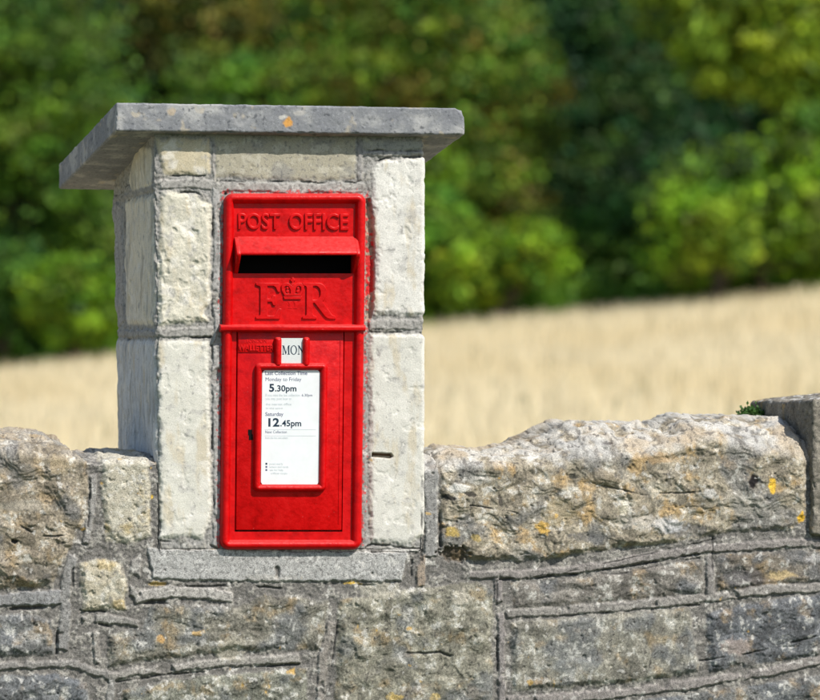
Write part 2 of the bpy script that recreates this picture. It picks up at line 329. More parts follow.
def relief(style, u, v, rough, bulge, sd, d):
    if style in ('rough', 'ochre', 'tool'):
        a = fb(u, v, 60, 3, sd+3); wu_ = u+9*fb(u, v, 30, 2, sd+30); wv_ = v+9*fb(u, v, 30, 2, sd+31)
        b = fb(wu_*.8+wv_*.25, wv_*1.2, 24, 2, sd+5); f = terr(.6*a+.7*b, .3, .6)       # broken faces with ledges
        m = rg(wu_, wv_*1.3, 16, 2, sd+9)-.35; c = fb(u, v, 4.2, 3, sd+8); act = ss(-.25, .35, fb(u, v, 34, 2, sd+60))
        h = .72*f+.13*m*(.4+act)+.07*c*(.35+1.1*act)
        if style == 'tool': h = h*.6+.34*(rg(u+v*.28+4*a, v*.10, 12, 2, sd+2)-.3)
        pits = ss(.5, .75, fb(u, v, 10, 3, sd+77))
        return bulge+rough*h-2.4*pits
    a = fb(u, v, 38, 4, sd+3); c = fb(u, v, 6, 3, sd+8); e_ = fb(u, v, 16, 3, sd+11)
    h = bulge+rough*(.5*a+.12*c)-(.55+.25*min(rough, 5))*ss(.22, .5, e_-.10*ss(2, 14, d))
    if style == 'pit': h = h-2.2*ss(.38, .6, fb(u, v, 8, 3, sd+77))+1.5*fb(u, v, 15, 3, sd+78)
    if rough > 4: h = h+rough*.35*(terr(fb(u, v, 18, 3, sd+41), .3, .9))
    return h
def strip(pts, w, seed):
    r = random.Random(seed*7+1); P_ = []
    for (a, b) in zip(pts[:-1], pts[1:]):
        n = max(1, int(math.hypot(b[0]-a[0], b[1]-a[1])/16))
        P_ += [(a[0]+(b[0]-a[0])*k/n, a[1]+(b[1]-a[1])*k/n) for k in range(n)]
    P_.append(pts[-1]); A, B_ = [], []
    for i, p in enumerate(P_):
        q0, q1 = P_[max(i-1, 0)], P_[min(i+1, len(P_)-1)]; dx, dy = q1[0]-q0[0], q1[1]-q0[1]; l = math.hypot(dx, dy) or 1; nx, ny = -dy/l, dx/l
        jl, jh = (.96, 1.03) if w > 25 else (.74, 1.14); w0 = w/2*r.uniform(jl, jh); w1 = w/2*r.uniform(jl, jh); sk = r.uniform(-.3, .3)*w if i in (0, len(P_)-1) else 0
        A.append((p[0]+nx*w0+dx/l*sk, p[1]+ny*w0+dy/l*sk)); B_.append((p[0]-nx*w1, p[1]-ny*w1))
    return A+B_[::-1]
def masonry(u, v, stones, ribs, sd0=0, base_h=-3.5, mort=(.165, .155, .14)):
    """height (m) and colour for photo positions u,v of the wall's face"""
    sh = u.shape; u = u.ravel(); v = v.ravel()
    wu = u+2.2*fb(u, v, 16, 3, sd0+1)+.8*pn(u/3.1, v/3.1, 5); wv = v+2.2*fb(u, v, 16, 3, sd0+2)+.8*pn(u/3.1, v/3.1, 6)
    big = fb(u, v, 14, 4, sd0+4); fine = fb(u, v, 3.6, 3, sd0+6)
    H = base_h+2.6*big+1.1*fine
    C = mixc(np.ones(u.shape+(3,))*np.array(mort), (.35, .33, .29), ss(.0, .45, big+.4*fine)*.8)
    C = mixc(C, (.08, .078, .075), ss(.1, .45, -fine+.3*big)*.6)
    for k, (poly, base, bulge, rough, er, style) in enumerate(stones):
        if style in ('rough', 'tool'): base = tuple(.80*b for b in base)
        pa = np.array(poly); m = (u > pa[:, 0].min()-8) & (u < pa[:, 0].max()+8) & (v > pa[:, 1].min()-8) & (v < pa[:, 1].max()+8)
        if not m.any(): continue
        d = polyd(wu[m], wv[m], poly); t = ss(-1.5, er, d)
        sd = 100*k+sd0*7+33
        h = relief(style, u[m], v[m], rough, bulge, sd, d)
        H[m] = H[m]*(1-t)+h*t
        tc = ss(-1., 2.5, d)
        C[m] = mixc(C[m], (0, 0, 0), tc) + paint(style, u[m], v[m], tuple(.93*b for b in base) if style == 'quoin' else base, sd)*tc[..., None]
    lu = u+.7*fb(u, v, 9, 2, sd0+61)+1.2*fb(u, v, 40, 2, sd0+63); lv = v+.7*fb(u, v, 9, 2, sd0+62)+1.2*fb(u, v, 40, 2, sd0+64)
    for k, (pts, w, hh, col) in enumerate(ribs):
        pa = np.array(pts); m = (u > pa[:, 0].min()-w-6) & (u < pa[:, 0].max()+w+6) & (v > pa[:, 1].min()-w-6) & (v < pa[:, 1].max()+w+6)
        if not m.any(): continue
        d = w/2-polyd(lu[m], lv[m], strip(pts, w, k))+.6*fine[m]+1.3*fb(u[m], v[m], 7, 3, 960+k)
        t = 1-ss(w/2-1.6, w/2+.6, d); lift = ss(-.35, .35, fb(u[m], v[m], 45, 2, 740+k)); miss = ss(.6 if w > 12 else .3, .75 if w > 12 else .5, fb(u[m], v[m], 26, 3, 700+k)+.1*fine[m]); t = t*(1-miss)
        g = (1-ss(w/2+.3, w/2+3, d))*(1-t)
        H[m] = (H[m]-.35*g)*(1-t)+(hh*(-.08+.36*lift)+.55*fine[m]+.8*big[m])*t
        cc = np.asarray(col)*np.array((1, .97, .93))*(1+.22*fine[m]+.3*big[m])[..., None]; cc = mixc(cc, (.10, .095, .09), ss(.2, .5, -fine[m]+.5*big[m])*.5)
        C[m] = C[m]*(1-t[..., None])+cc*t[..., None]
    for pts, w, dp in CRK:
        pa = np.array(pts); m = (u > pa[:, 0].min()-6) & (u < pa[:, 0].max()+6) & (v > pa[:, 1].min()-6) & (v < pa[:, 1].max()+6)
        if not m.any(): continue
        d = lined(wu[m]*.5+u[m]*.5, wv[m]*.5+v[m]*.5, pts); t = (1-ss(w*.35, w, d))*ss(-.15, .2, fb(u[m], v[m], 30, 2, 321))
        H[m] -= dp*t; C[m] = mixc(C[m], DARK, t*.8)
    for (cu, cv, ru, rv, col, st, dh) in SPOT:
        sm = .12 if ru == 5.5 else 1; m = (np.abs(u-cu) < ru*1.6) & (np.abs(v-cv) < rv*1.6)
        if not m.any(): continue
        q = np.hypot((wu[m]-cu)/ru, (wv[m]-cv)/rv)+.35*sm*fb(u[m], v[m], 5, 3, 77); t = (1-ss(.6, 1.05, q))*st
        C[m] = mixc(C[m], col, t); H[m] += dh*t
    # pale and orange lichen
    l1 = fb(u, v, 9, 4, sd0+140); l2 = fb(u, v, 90, 2, sd0+141)
    C = mixc(C, (.62, .60, .55), ss(.42, .55, l1+.2*l2)*.5*(v > 440))
    l3 = fb(u, v, 13, 4, sd0+150)
    C = mixc(C, (.50, .31, .07), ss(.85, 1., l3+.45*l2)*.7*(v > 440))
    return H.reshape(sh)*.001, np.clip(C, .01, .85).reshape(sh+(3,))
def rubble(u0, u1, v0, v1, rnd):
    """courses of rough stones for the stretches of wall outside the picture"""
    st = []; v = v0
    while v < v1-10:
        h = rnd.uniform(50, 85); u = u0+rnd.uniform(-60, 0)
        while u < u1:
            w = rnd.uniform(80, 190); a, b = max(u, u0)+5, min(u+w, u1)-5
            if b-a > 20:
                j = lambda: rnd.uniform(-4, 4)
                st.append(([(a+j(), v+5+j()), ((a+b)/2, v+5+j()), (b+j(), v+5+j()), (b+j(), v+h-5+j()), (a+j(), v+h-5+j())],
                          rnd.choice([BRN, GRN, BLU, (.3, .28, .22), (.35, .3, .2)]), rnd.uniform(2, 7), rnd.uniform(6, 10), 8, 'rough'))
            u += w
        v += h
    return st
rr = random.Random(3)
EXTRA = rubble(-900, -146, 425, 760, rr)+rubble(905, 1500, 395, 760, rr)+rubble(-900, 1500, 765, 1100, rr)
# ------------------------------------------------------------------ the field wall
def lerp(x, tab): return np.interp(x, [a for a, b in tab], [b for a, b in tab])
SIL = [(-700, 436), (-200, 430), (0, 431), (12, 431), (25, 433), (40, 433), (55, 438), (68, 445), (80, 449), (120, 450), (158.5, 451), (159.5, 548.6), (421.5, 548.6), (422.5, 450), (440, 449), (469, 444), (500, 445), (542, 438), (555, 432), (566, 427),
       (590, 417), (605, 414), (622, 414), (640, 418), (673, 421), (688, 416), (703, 411), (737, 409), (771, 411), (830, 415), (860, 392), (1200, 392), (1600, 380)]
EDG = [(-700, 452), (0, 449), (30, 451), (60, 453), (80, 456), (95, 458), (158.5, 457), (159.5, 548.6), (421.5, 548.6), (422.5, 466), (439, 463), (470, 458), (520, 459), (547, 459), (580, 452), (615, 450), (650, 447), (673, 443), (700, 434), (715, 431),
       (742, 443), (770, 446), (795, 450), (815, 452), (870, 405), (1600, 395)]
stone_wall = empty('stone_wall', (0, 0.2, 0))
tag(stone_wall, 'rough rubble limestone field wall with raised mortar pointing on either side of the pillar', 'wall')
def wall_sheet(us, vs_front, nb, name, bottom=None, fine=True):
    x = P(us, 600*np.ones_like(us), 0)[:, 0]; c = len(us)
    ev = lerp(us, EDG); sv = lerp(us, SIL); sv = sv+np.where(us > 440, 7, 1)*((us < 159) | (us > 423)); ev = ev+np.where(us > 440, 3, 0); inp = (us > 159) & (us < 422)
    zf = P(us, ev, 0)[:, 2]; ysl = np.where(inp, .05, .15)
    zs = P(us, sv, ysl)[:, 2]; zs = np.maximum(zs, zf+.002)
    zb = P(us, np.full(c, 718.), 0)[:, 2]
    if vs_front is not None:
        t = np.linspace(0, 1, vs_front)[:, None]; r = np.where(inp, .002, .014)
        zm = P(us, np.full(c, 557.), 0)[:, 2]; t1 = np.linspace(0, 1, 190)[:-1, None]; t2 = np.linspace(0, 1, vs_front-189)[:, None]
        zz = np.concatenate([zb+t1*(zm-zb), zm+t2*(zf-r-zm)], 0); A = np.stack([0*zz, zz], -1)
        t = np.linspace(0, 1, nb+1)[1:, None]
        P0 = np.stack([0*x, zf-r], -1); P1 = np.stack([0*x+.002, zf+.30*(zs-zf)], -1); P2 = np.stack([ysl, zs], -1)
        B = (1-t)[..., None]**2*P0+2*(t*(1-t))[..., None]*P1+(t**2)[..., None]*P2
        t = np.linspace(0, 1, 31)[1:, None]
        Q0 = P2; Q1 = np.stack([0*x+.46, zs+.005], -1); Q2 = np.stack([0*x+.47, zs-.09], -1)
        D = (1-t)[..., None]**2*Q0+2*(t*(1-t))[..., None]*Q1+(t**2)[..., None]*Q2
        E = np.stack([0*x+.48, np.full(c, .15)], -1)[None]
        YZ = np.concatenate([A, B, D, E], 0)
    else:
        t = np.linspace(0, 1, 90)[:, None]; YZ = np.stack([0*t*x[None], -.06+t*(zb+.004+.06)], -1)
    G = np.concatenate([np.broadcast_to(x[None, :, None], YZ.shape[:2]+(1,)), YZ], -1)
    # surface coordinate: photo position on the front, continuing by arc length over the top
    _, vfront = PIX(G[..., 0], 0*G[..., 1], G[..., 2])
    dl = np.linalg.norm(np.diff(YZ, axis=0), axis=-1); arc = np.concatenate([np.zeros((1, c)), np.cumsum(dl, 0)], 0)/S
    if vs_front is not None: vv = 718-arc
    else: vv = vfront
    uu = np.broadcast_to(us[None], vv.shape)
    H, Cc = masonry(uu, vv, WAL+EXTRA, RIB)
    n = grid_normals(G)
    if vs_front is not None:
        top = ss(0, .05, G[..., 1])      # on top: more relief, paler colour on upward faces
        nz = fb(uu, vv*.6, 60, 4, 555); n2 = fb(uu, vv*.5, 16, 4, 557); n3 = fb(uu, vv*.5, 6, 3, 558); H = H+top*(.009*nz+.0035*n2-.002*ss(.3, .5, n3))*(~inp)[None]
        H = np.where(G[..., 1] > .44, 0, H); upn = np.clip(n[..., 2], 0, 1)
        pale = ss(-.45, .1, n2+.4*nz); Cc = mixc(Cc, (.60, .585, .54), upn*np.where(uu < 158, .2, .62)*pale); Cc = mixc(Cc, (.38, .28, .16), upn*.6*ss(.1, .5, nz)); Cc = mixc(Cc, (.10, .09, .08), upn*.7*ss(.32, .5, n3+.2*n2))
        m = inp[None] & (vv < 560); H = np.where(m & (G[..., 1] > .001), 0, H)
    # near the pillar the normals of the jump are not wanted
    jump = (np.abs(us-159) < 3) | (np.abs(us-422) < 3); n[:, jump] = np.where(G[:, jump, 1:2] > .06, (0, 0, 1.), (0, -1., 0))
    V = G+n*H[..., None]
    me = mesh_np(name, V.reshape(-1, 3), grid_faces(*V.shape[:2]), Cc.reshape(-1, 3)); return me
us = np.concatenate([np.arange(-700, -30, 5.), np.arange(-30, 158.6, .8), [158.9, 159.2, 160.], np.arange(161, 421, .8), [421.2, 421.8, 422.1, 422.6], np.arange(423.2, 856, .8), np.arange(856, 1500, 5.)])
o = link(wall_sheet(us, 330, 90, 'stonework'), 'stonework', M_STONE, stone_wall)
o['label'] = 'weathered rubble stonework crossed by raised grey mortar ribbons'
us = np.arange(-700, 1500, 4.)
o = link(wall_sheet(us, None, 0, 'footing'), 'wall_footing', M_STONE, stone_wall)

# ------------------------------------------------------------------ rough blocks (rounded boxes with relief)
def block(c8, nx, ny, nz, r, disp, colf, name):
    """c8: 8 corners [x][y][z]; r rounding (m); disp(p,n)->m"""
    c8 = np.asarray(c8, float); L = [np.linalg.norm(c8[1, 0, 0]-c8[0, 0, 0]), np.linalg.norm(c8[0, 1, 0]-c8[0, 0, 0]), np.linalg.norm(c8[0, 0, 1]-c8[0, 0, 0])]
    def ax(n, l):
        e = np.array([0, .12, .3, .5, .75, 1])*r/l*1.6; mid = np.linspace(e[-1], 1-e[-1], n); return np.concatenate([e[:-1], mid, 1-e[:-1][::-1]])
    A = [ax(n, l) for n, l in zip((nx, ny, nz), L)]; Vs = []; Fs = []; off = 0
    for k in range(3):
        i, j = (k+1) % 3, (k+2) % 3
        for e in (0, 1):
            g0, g1 = np.meshgrid(A[i], A[j], indexing='ij'); q = np.zeros(g0.shape+(3,)); q[..., i] = g0; q[..., j] = g1; q[..., k] = e
            f = grid_faces(*g0.shape)
            if e == 0: f = f[:, ::-1]
            Vs.append(q.reshape(-1, 3)); Fs.append(f+off); off += q.size//3
    Q = np.concatenate(Vs); F = np.concatenate(Fs)
    key = np.round(Q*1e6).astype(np.int64); _, idx, inv = np.unique(key, axis=0, return_index=True, return_inverse=True); Q = Q[idx]; F = inv.ravel()[F]
    Lv = np.array(L); p = Q*Lv; inner = np.clip(p, r, Lv-r); d = p-inner; ln = np.linalg.norm(d, axis=1)[:, None]; n = d/np.maximum(ln, 1e-9); p = inner+r*n; q = p/Lv
    w = 0
    for a in (0, 1):
        for b in (0, 1):
            for c in (0, 1):
                w = w+(((q[:, 0] if a else 1-q[:, 0])*(q[:, 1] if b else 1-q[:, 1])*(q[:, 2] if c else 1-q[:, 2]))[:, None])*c8[a, b, c]
    X = (c8[1, 0, 0]-c8[0, 0, 0])/L[0]; Y = (c8[0, 1, 0]-c8[0, 0, 0])/L[1]; Z = (c8[0, 0, 1]-c8[0, 0, 0])/L[2]
    N = n[:, :1]*X+n[:, 1:2]*Y+n[:, 2:]*Z; N /= np.linalg.norm(N, axis=1)[:, None]
    h = disp(w, N); return mesh_np(name, w+N*h[:, None], F, colf(w, N))
def rock_d(amp, sd):
    return lambda p, n: amp*(.7*fb3(p, .11, 3, sd)+.35*terr(fb3(p, .045, 4, sd+9), .3, .7))+.0022*fb3(p, .010, 3, sd+3)-.003*ss(.35, .55, fb3(p, .018, 3, sd+6))
def rock_c(base, sd):
    def f(p, n):
        base_ = np.asarray(base); c = np.ones((len(p), 3))*base_
        a = fb3(p, .06, 4, sd); b = fb3(p, .02, 4, sd+4); e = fb3(p, .007, 3, sd+8)
        c = mixc(c, base_*1.6, ss(0, .45, b)*.7); c = mixc(c, base_*.45, ss(.05, .45, -a)*.7); c = mixc(c, (.05, .048, .045), ss(.25, .5, e)*.7)
        c = mixc(c, (.55, .54, .50), ss(.1, .45, b+.3*e)*np.clip(n[:, 2], 0, 1)*.85); c = mixc(c, (.48, .33, .13), ss(.35, .6, fb3(p, .05, 3, sd+20))*.5)
        return np.clip(c, .01, .8)
    return f
fl, fr = P(810, 400, 0), P(905, 384, 0); zb = P(812, 535, 0)[2]
bl = P(757, 402, .30)
c8 = np.zeros((2, 2, 2, 3))
c8[0, 0, 1] = fl+(0, -.012, 0); c8[1, 0, 1] = fr+(0, -.012, 0); c8[0, 1, 1] = (fl[0]-.006, .36, bl[2]+.002); c8[1, 1, 1] = (fr[0], .36, bl[2]+.02)
for a in (0, 1):
    for b in (0, 1): c8[a, b, 0] = (c8[a, b, 1][0], c8[a, b, 1][1], zb)
o = link(block(c8, 70, 160, 110, .007, rock_d(.006, 41), rock_c((.20, .18, .145), 43), 'coping_stone'), 'coping_stone', M_STONE, stone_wall)
o['label'] = 'taller coping block standing up at the right edge'

# ------------------------------------------------------------------ the pillar
pillar = empty('stone_pillar', (float(P(290, 550, 0)[0]), .26, float(P(290, 553, 0)[2])))
tag(pillar, 'square pillar of pale limestone blocks holding the red post box, with a sloping grey slab on top', 'pillar')
# capstone corners
yF, yB, th = -.028, .62, None
tlf, blf = P(116, 102.5, yF), P(117, 131, yF); trf, brf = P(464.5, 108, yF), P(465, 134, yF)
tlb = P(59, 164, yB); brb_dir = None
trb = P(464.5-82, 108+63, yB)
thick = tlf[2]-blf[2]
cap8 = np.zeros((2, 2, 2, 3)); cap8[0, 0, 1] = tlf; cap8[0, 0, 0] = tlf-(0, 0, thick); cap8[1, 0, 1] = trf; cap8[1, 0, 0] = trf-(0, 0, thick-.002)
cap8[0, 1, 1] = tlb; cap8[0, 1, 0] = tlb-(0, 0, thick-.002); cap8[1, 1, 1] = trb; cap8[1, 1, 0] = trb-(0, 0, thick-.002)
def cap_z(x, y):
    s = np.clip((x-tlf[0])/(trf[0]-tlf[0]), 0, 1); t = (y-yF)/(yB-yF)
    return ((1-s)*(1-t)*cap8[0, 0, 0][2]+s*(1-t)*cap8[1, 0, 0][2]+(1-s)*t*cap8[0, 1, 0][2]+s*t*cap8[1, 1, 0][2])
def cap_d(p, n):
    h = .0011*fb3(p, .03, 4, 3)+.0004*fb3(p, .006, 2, 8)-.0008*ss(.5, .7, fb3(p, .009, 2, 14))
    u, v = PIX(p[:, 0], p[:, 1], p[:, 2])
    q = (trf[0]-p[:, 0])+(trf[2]-p[:, 2])*1.0+(p[:, 1]-yF)*.15           # knocked-off top right corner
    chip = np.clip(.018-q, 0, 1); h = h-chip*.55
    e = np.clip((np.abs(n).max(1) < .93)*1., 0, 1)
    return h-.0022*e*ss(.0, .5, fb3(p, .02, 3, 19))
def cap_c(p, n):
    c = np.ones((len(p), 3))*np.array((.215, .22, .228))
    a = fb3(p, .05, 4, 5); b = fb3(p, .012, 3, 6); e = fb3(p, .007, 3, 9)
    c = mixc(c, (.40, .395, .38), ss(0, .5, a)*.8); c = mixc(c, (.19, .195, .21), ss(0, .45, -a+.3*b)*.7); c = mixc(c, (.085, .09, .10), ss(.36, .52, e+.35*b)*.7); c = mixc(c, (.38, .39, .40), ss(.3, .5, -e)*.35)
    c = mixc(c, (.45, .39, .29), ss(.35, .6, fb3(p, .03, 3, 25))*.6)
    u, v = PIX(p[:, 0], p[:, 1], p[:, 2])
    for cu, cv, ru, rv, col in ((288, 122, 5.5, 5.5, (.62, .30, .06)), (283, 117, 5, 3, (.5, .48, .44)), (172, 111, 5, 5, (.4, .33, .24)), (300, 113, 6, 3, (.42, .40, .37))):
        q = np.hypot((u-cu)/ru, (v-cv)/rv)+.5*b; c = mixc(c, col, (1-ss(.6, 1, q))*.9*(n[:, 1] < -.5))
    return np.clip(c, .01, .8)
o = link(block(cap8, 420, 130, 30, .0035, cap_d, cap_c, 'capstone'), 'capstone', M_CONC, pillar)
o['label'] = 'grey concrete slab sloping down to the back, chipped at its right corner and dotted with orange lichen'
# shaft: a closed loop of columns (front right -> front left -> left side back -> back -> right side)
zbot = P(290, 556, 0)[2]
xr = float(P(424, 350, 0)[0]); xl0 = float(P(157, 450, 0)[0]); rc = .006
def xl(z):  # the left edge leans a little
    return xl0-(z-P(157, 450, 0)[2])*(4/300.)
DEP = .50
fr_x = np.linspace(0, 1, 400)
segs = []  # columns as (kind, a)
rows = np.linspace(0, 1, 560)
zt_est = .002
def column_xy(z):
    XL = xl(z); cols = []; n = []; sp = []
    w = xr-rc-(XL+rc)
    X = xr-rc-fr_x[:, None]*w[None]; cols.append(np.stack([X, 0*X], -1)); n.append(np.broadcast_to([0., -1], X.shape+(2,))); sp.append(0*X)
    for k in range(1, 8):
        a = k/8*np.pi/2; cols.append(np.stack([XL+rc-rc*np.sin(a), 0*XL+rc-rc*np.cos(a)], -1)[None]); n.append(np.broadcast_to([-np.sin(a), -np.cos(a)], (1, len(z), 2))); sp.append(0*XL[None]+rc*a)
    dp = DEP+.02*ss(1.2, 1.7, z); t = np.linspace(0, 1, 200)[:, None]; Y = rc+t*(dp-2*rc); cols.append(np.stack([0*Y+XL, Y], -1)); n.append(np.broadcast_to([-1., 0], Y.shape+(2,))); sp.append(Y+.004)
    t = np.linspace(0, 1, 60)[:, None]; X = XL+rc+t*w; cols.append(np.stack([X, 0*X+dp], -1)); n.append(np.broadcast_to([0., 1], X.shape+(2,))); sp.append(dp+X-XL)
    t = np.linspace(0, 1, 70)[:, None]; Y = dp-rc-t*(dp-2*rc); cols.append(np.stack([0*Y+xr, Y], -1)); n.append(np.broadcast_to([1., 0], Y.shape+(2,))); sp.append(2*dp+.5-Y)
    for k in range(1, 8):
        a = k/8*np.pi/2; cols.append(np.stack([0*XL+xr-rc+rc*np.cos(a), 0*XL+rc-rc*np.sin(a)], -1)[None]); n.append(np.broadcast_to([np.cos(a), -np.sin(a)], (1, len(z), 2))); sp.append(0*XL[None])
    return np.concatenate(cols), np.concatenate(n), np.concatenate(sp)
z = zbot+rows*(tlf[2]-.02-zbot)
XY, NN, SP = column_xy(z)                      # (cols, rows, 2)
XY = XY.transpose(1, 0, 2); NN = NN.transpose(1, 0, 2); SP = SP.T
ztop = cap_z(XY[..., 0], XY[..., 1])+.004; Z = zbot+rows[:, None]*(ztop-zbot)
Gp = np.concatenate([XY, Z[..., None]], -1); N3 = np.concatenate([NN, 0*Z[..., None]], -1)
uu, vv = PIX(Gp[..., 0], Gp[..., 1]*0, Gp[..., 2])
front = SP <= rc*1.6
H, Cc = masonry(uu, vv, PIL, PRIB, 3, -2., (.29, .28, .26))
# left side: own stones in depth/height coordinates
SIDE = [([(12, 150), (110, 135), (180, 172), (150, 186), (12, 186)], (.58, .54, .44), 1, 2, 5, 'quoin'),
        ([(4, 194), (200, 190), (205, 322), (4, 326)], (.68, .63, .52), 2.5, 3, 7, 'quoin'),
        ([(4, 340), (285, 336), (285, 520), (4, 520)], (.60, .60, .59), 2, 3.2, 6, 'quoin')]
SRIB = [([(0, 188), (280, 186)], 7, 1.5, (.30, .3, .29)), ([(0, 333), (290, 330)], 8, 3.5, (.33, .33, .32)), ([(250, 190), (255, 325)], 50, 3, (.33, .33, .33))]
sp_px = SP/S
Hs, Cs = masonry(sp_px, vv, SIDE, SRIB, 13, -2., (.33, .33, .32))
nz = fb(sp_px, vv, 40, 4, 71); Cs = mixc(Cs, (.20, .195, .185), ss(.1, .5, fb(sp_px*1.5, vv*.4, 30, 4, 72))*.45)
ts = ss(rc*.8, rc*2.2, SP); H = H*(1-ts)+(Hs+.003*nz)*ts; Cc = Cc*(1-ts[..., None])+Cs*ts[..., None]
# rough worn arris, bulging back edge
dxl = Gp[..., 0]-(xl(Z)+rc); SPX = np.where(front & (dxl > 0), -dxl, SP)
H = H-.0045*np.exp(-((SPX-rc*.5)/.006)**2)*ss(-.3, .6, fb(SPX/S, vv, 14, 3, 88))
H = H+.006*np.exp(-((SP-DEP)/.05)**2)*(.4+fb(vv*.3, vv, 40, 3, 89))*(vv < 335)
# recess beside the box, red paint dabs, slit in the lower right block
m = front & (uu > 222) & (uu < 372) & (vv > 195) & (vv < 327)
q = polyd(uu+1.2*fb(uu, vv, 6, 3, 4), vv, [(366, 199), (370, 198), (373, 215), (375, 255), (374, 300), (372, 318), (366, 322)]); t = ss(-1, 1.5, q)*front
H = H-.009*t; Cc = mixc(Cc, (.38, .27, .2), t*.9); Cc = mixc(Cc, (.03, .02, .02), t*ss(0, .4, fb(uu, vv, 10, 3, 6))*.6)
Cc = mixc(Cc, (.55, .008, .012), t*ss(.2, .35, fb(uu, vv, 8, 3, 9)+.42*ss(235, 255, vv)-.35*ss(290, 300, vv))*.9)
bd = np.abs(polyd(uu, vv, [(223, 193), (367, 193), (362, 551), (219, 551)])); dab = ss(.25, .4, fb(uu, vv, 4.5, 3, 19)-.12*(bd-2))*(bd < 6)*front
Cc = mixc(Cc, (.5, .05, .05), dab*.75)
q = polyd(uu+.4*fb(uu, vv, 4, 2, 4), vv, [(372, 452.5), (391, 453.5), (393, 456.5), (390, 458.5), (372, 457)]); t = ss(-.6, .8, q)*front
H = H-.010*t; Cc = mixc(Cc, (.10, .055, .03), t)
q = lined(uu, vv, [(374, 456.5), (390, 457)]); Cc = mixc(Cc, (.5, .42, .3), (1-ss(.4, 1.2, q))*front*.9)  # thin highlight along the slit's lower lip, put into the colour
# the hole for the iron box
hole = front & (uu > 227) & (uu < 359) & (vv > 200) & (vv < 544)
H = np.where(hole, -.075, H)
H = np.where(vv > 549.2, H-.012, H)
V = Gp+N3*H[..., None]
Fc = grid_faces(V.shape[0], V.shape[1], True)[:, ::-1]
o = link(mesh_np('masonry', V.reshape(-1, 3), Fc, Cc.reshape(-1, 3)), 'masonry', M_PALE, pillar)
o['label'] = 'pale squared blocks with grey mortar between them'

# ------------------------------------------------------------------ the post box
O = P(290, 549, 0)
box = empty('post_box', tuple(O)); tag(box, 'red cast iron wall post box with hooded slot set into the pale pillar', 'post box')
def B(u, v, d):
    """point of the box: photo position on the wall plane, d pixels proud of it"""
    p = P(u, v, 0); p = np.array(p); p[..., 1] = -np.asarray(d)*S; return p
def bm_obj(bm, name, mat, parent, bev=0, seg=2, smooth=True):
    bmesh.ops.recalc_face_normals(bm, faces=bm.faces)
    if bev:
        es = [e for e in bm.edges if len(e.link_faces) == 2 and e.calc_face_angle(0) > .5]
        bmesh.ops.bevel(bm, geom=es, offset=bev*S, segments=seg, profile=.5, affect='EDGES', clamp_overlap=True)
    me = bpy.data.meshes.new(name); bm.to_mesh(me); bm.free()
    if smooth:
        for p in me.polygons: p.use_smooth = True
        me.set_sharp_from_angle(angle=math.radians(50))
    return link(me, name, mat, parent)
def prism(bm, poly, d0, d1, dfn=None):
    f = [bm.verts.new(B(u, v, d1 if dfn is None else dfn(u, v))) for u, v in poly]; b = [bm.verts.new(B(u, v, d0)) for u, v in poly]
    bm.faces.new(f); bm.faces.new(b[::-1]); n = len(poly)
    for i in range(n): bm.faces.new([f[i], b[i], b[(i+1) % n], f[(i+1) % n]])
def rrect(u0, v0, u1, v1, r, lean=0, n=8):
    pts = []; nr = []
    for cx, cy, a0 in ((u1-r, v0+r, -90), (u1-r, v1-r, 0), (u0+r, v1-r, 90), (u0+r, v0+r, 180)):
        for k in range(n+1):
            a = math.radians(a0+90*k/n); pts.append((cx+r*math.cos(a), cy+r*math.sin(a))); nr.append((math.cos(a), math.sin(a)))
    pts = [(x+lean*(v1-y)/(v1-v0), y) for x, y in pts]
    return pts, nr
def sweep(bm, pts, nr, prof, closed=True):
    """prof: list of (inward offset px, depth px)"""
    rings = []
    for (x, y), (nx, ny) in zip(pts, nr):
        rings.append([bm.verts.new(B(x-nx*o, y-ny*o, d)) for o, d in prof])
    n = len(rings)
    for i in range(n if closed else n-1):
        a, b = rings[i], rings[(i+1) % n]
        for k in range(len(prof)-1): bm.faces.new([a[k], a[k+1], b[k+1], b[k]])
    return rings
lean = 4.0
def BL(v): return 4*(549-v)/355.         # sideways lean of the box at height v
def half_round(w, d, base=0, n=9):
    return [(0, -6), (0, base)]+[(w/2-w/2*math.cos(math.pi*k/n), base+d*math.sin(math.pi*k/n)) for k in range(1, n)]+[(w, base), (w, -6)]
# rim
bm = bmesh.new(); pts, nr = rrect(219.5, 193.5, 361, 549.5, 9, 4.2)
prof = [(0, -8), (0, 2), (.6, 4.5), (2, 6.6), (4, 7.8), (6, 7.7), (8, 6.3), (9.2, 4.0), (9.8, 2.0), (10.5, 1.0), (12, .6), (12, -8)]
sweep(bm, pts, nr, prof)
bm_obj(bm, 'frame', M_RED, box)
# upper plate with the slot opening
bm = bmesh.new()
def pl(u0, v0, u1, v1, d0, d1): prism(bm, [(u0+BL(v0), v0), (u1+BL(v0), v0), (u1+BL(v1), v1), (u0+BL(v1), v1)], d0, d1)
# one ring of faces round the slot
ou = [(226, 198), (355, 198), (355, 330), (226, 330)]; iu = [(234.5, 255), (349.5, 255), (349.5, 273.5), (234.5, 273.5)]
L = lambda p: (p[0]+BL(p[1]), p[1])
vo = [bm.verts.new(B(*L(p), 1.2)) for p in ou]; vi = [bm.verts.new(B(*L(p), 1.2)) for p in iu]; vb = [bm.verts.new(B(*L(p), -9)) for p in iu]
for i in range(4):
    j = (i+1) % 4; bm.faces.new([vo[i], vo[j], vi[j], vi[i]]); bm.faces.new([vi[i], vi[j], vb[j], vb[i]])
up = bm_obj(bm, 'upper_plate', M_RED, box, 0, smooth=False)
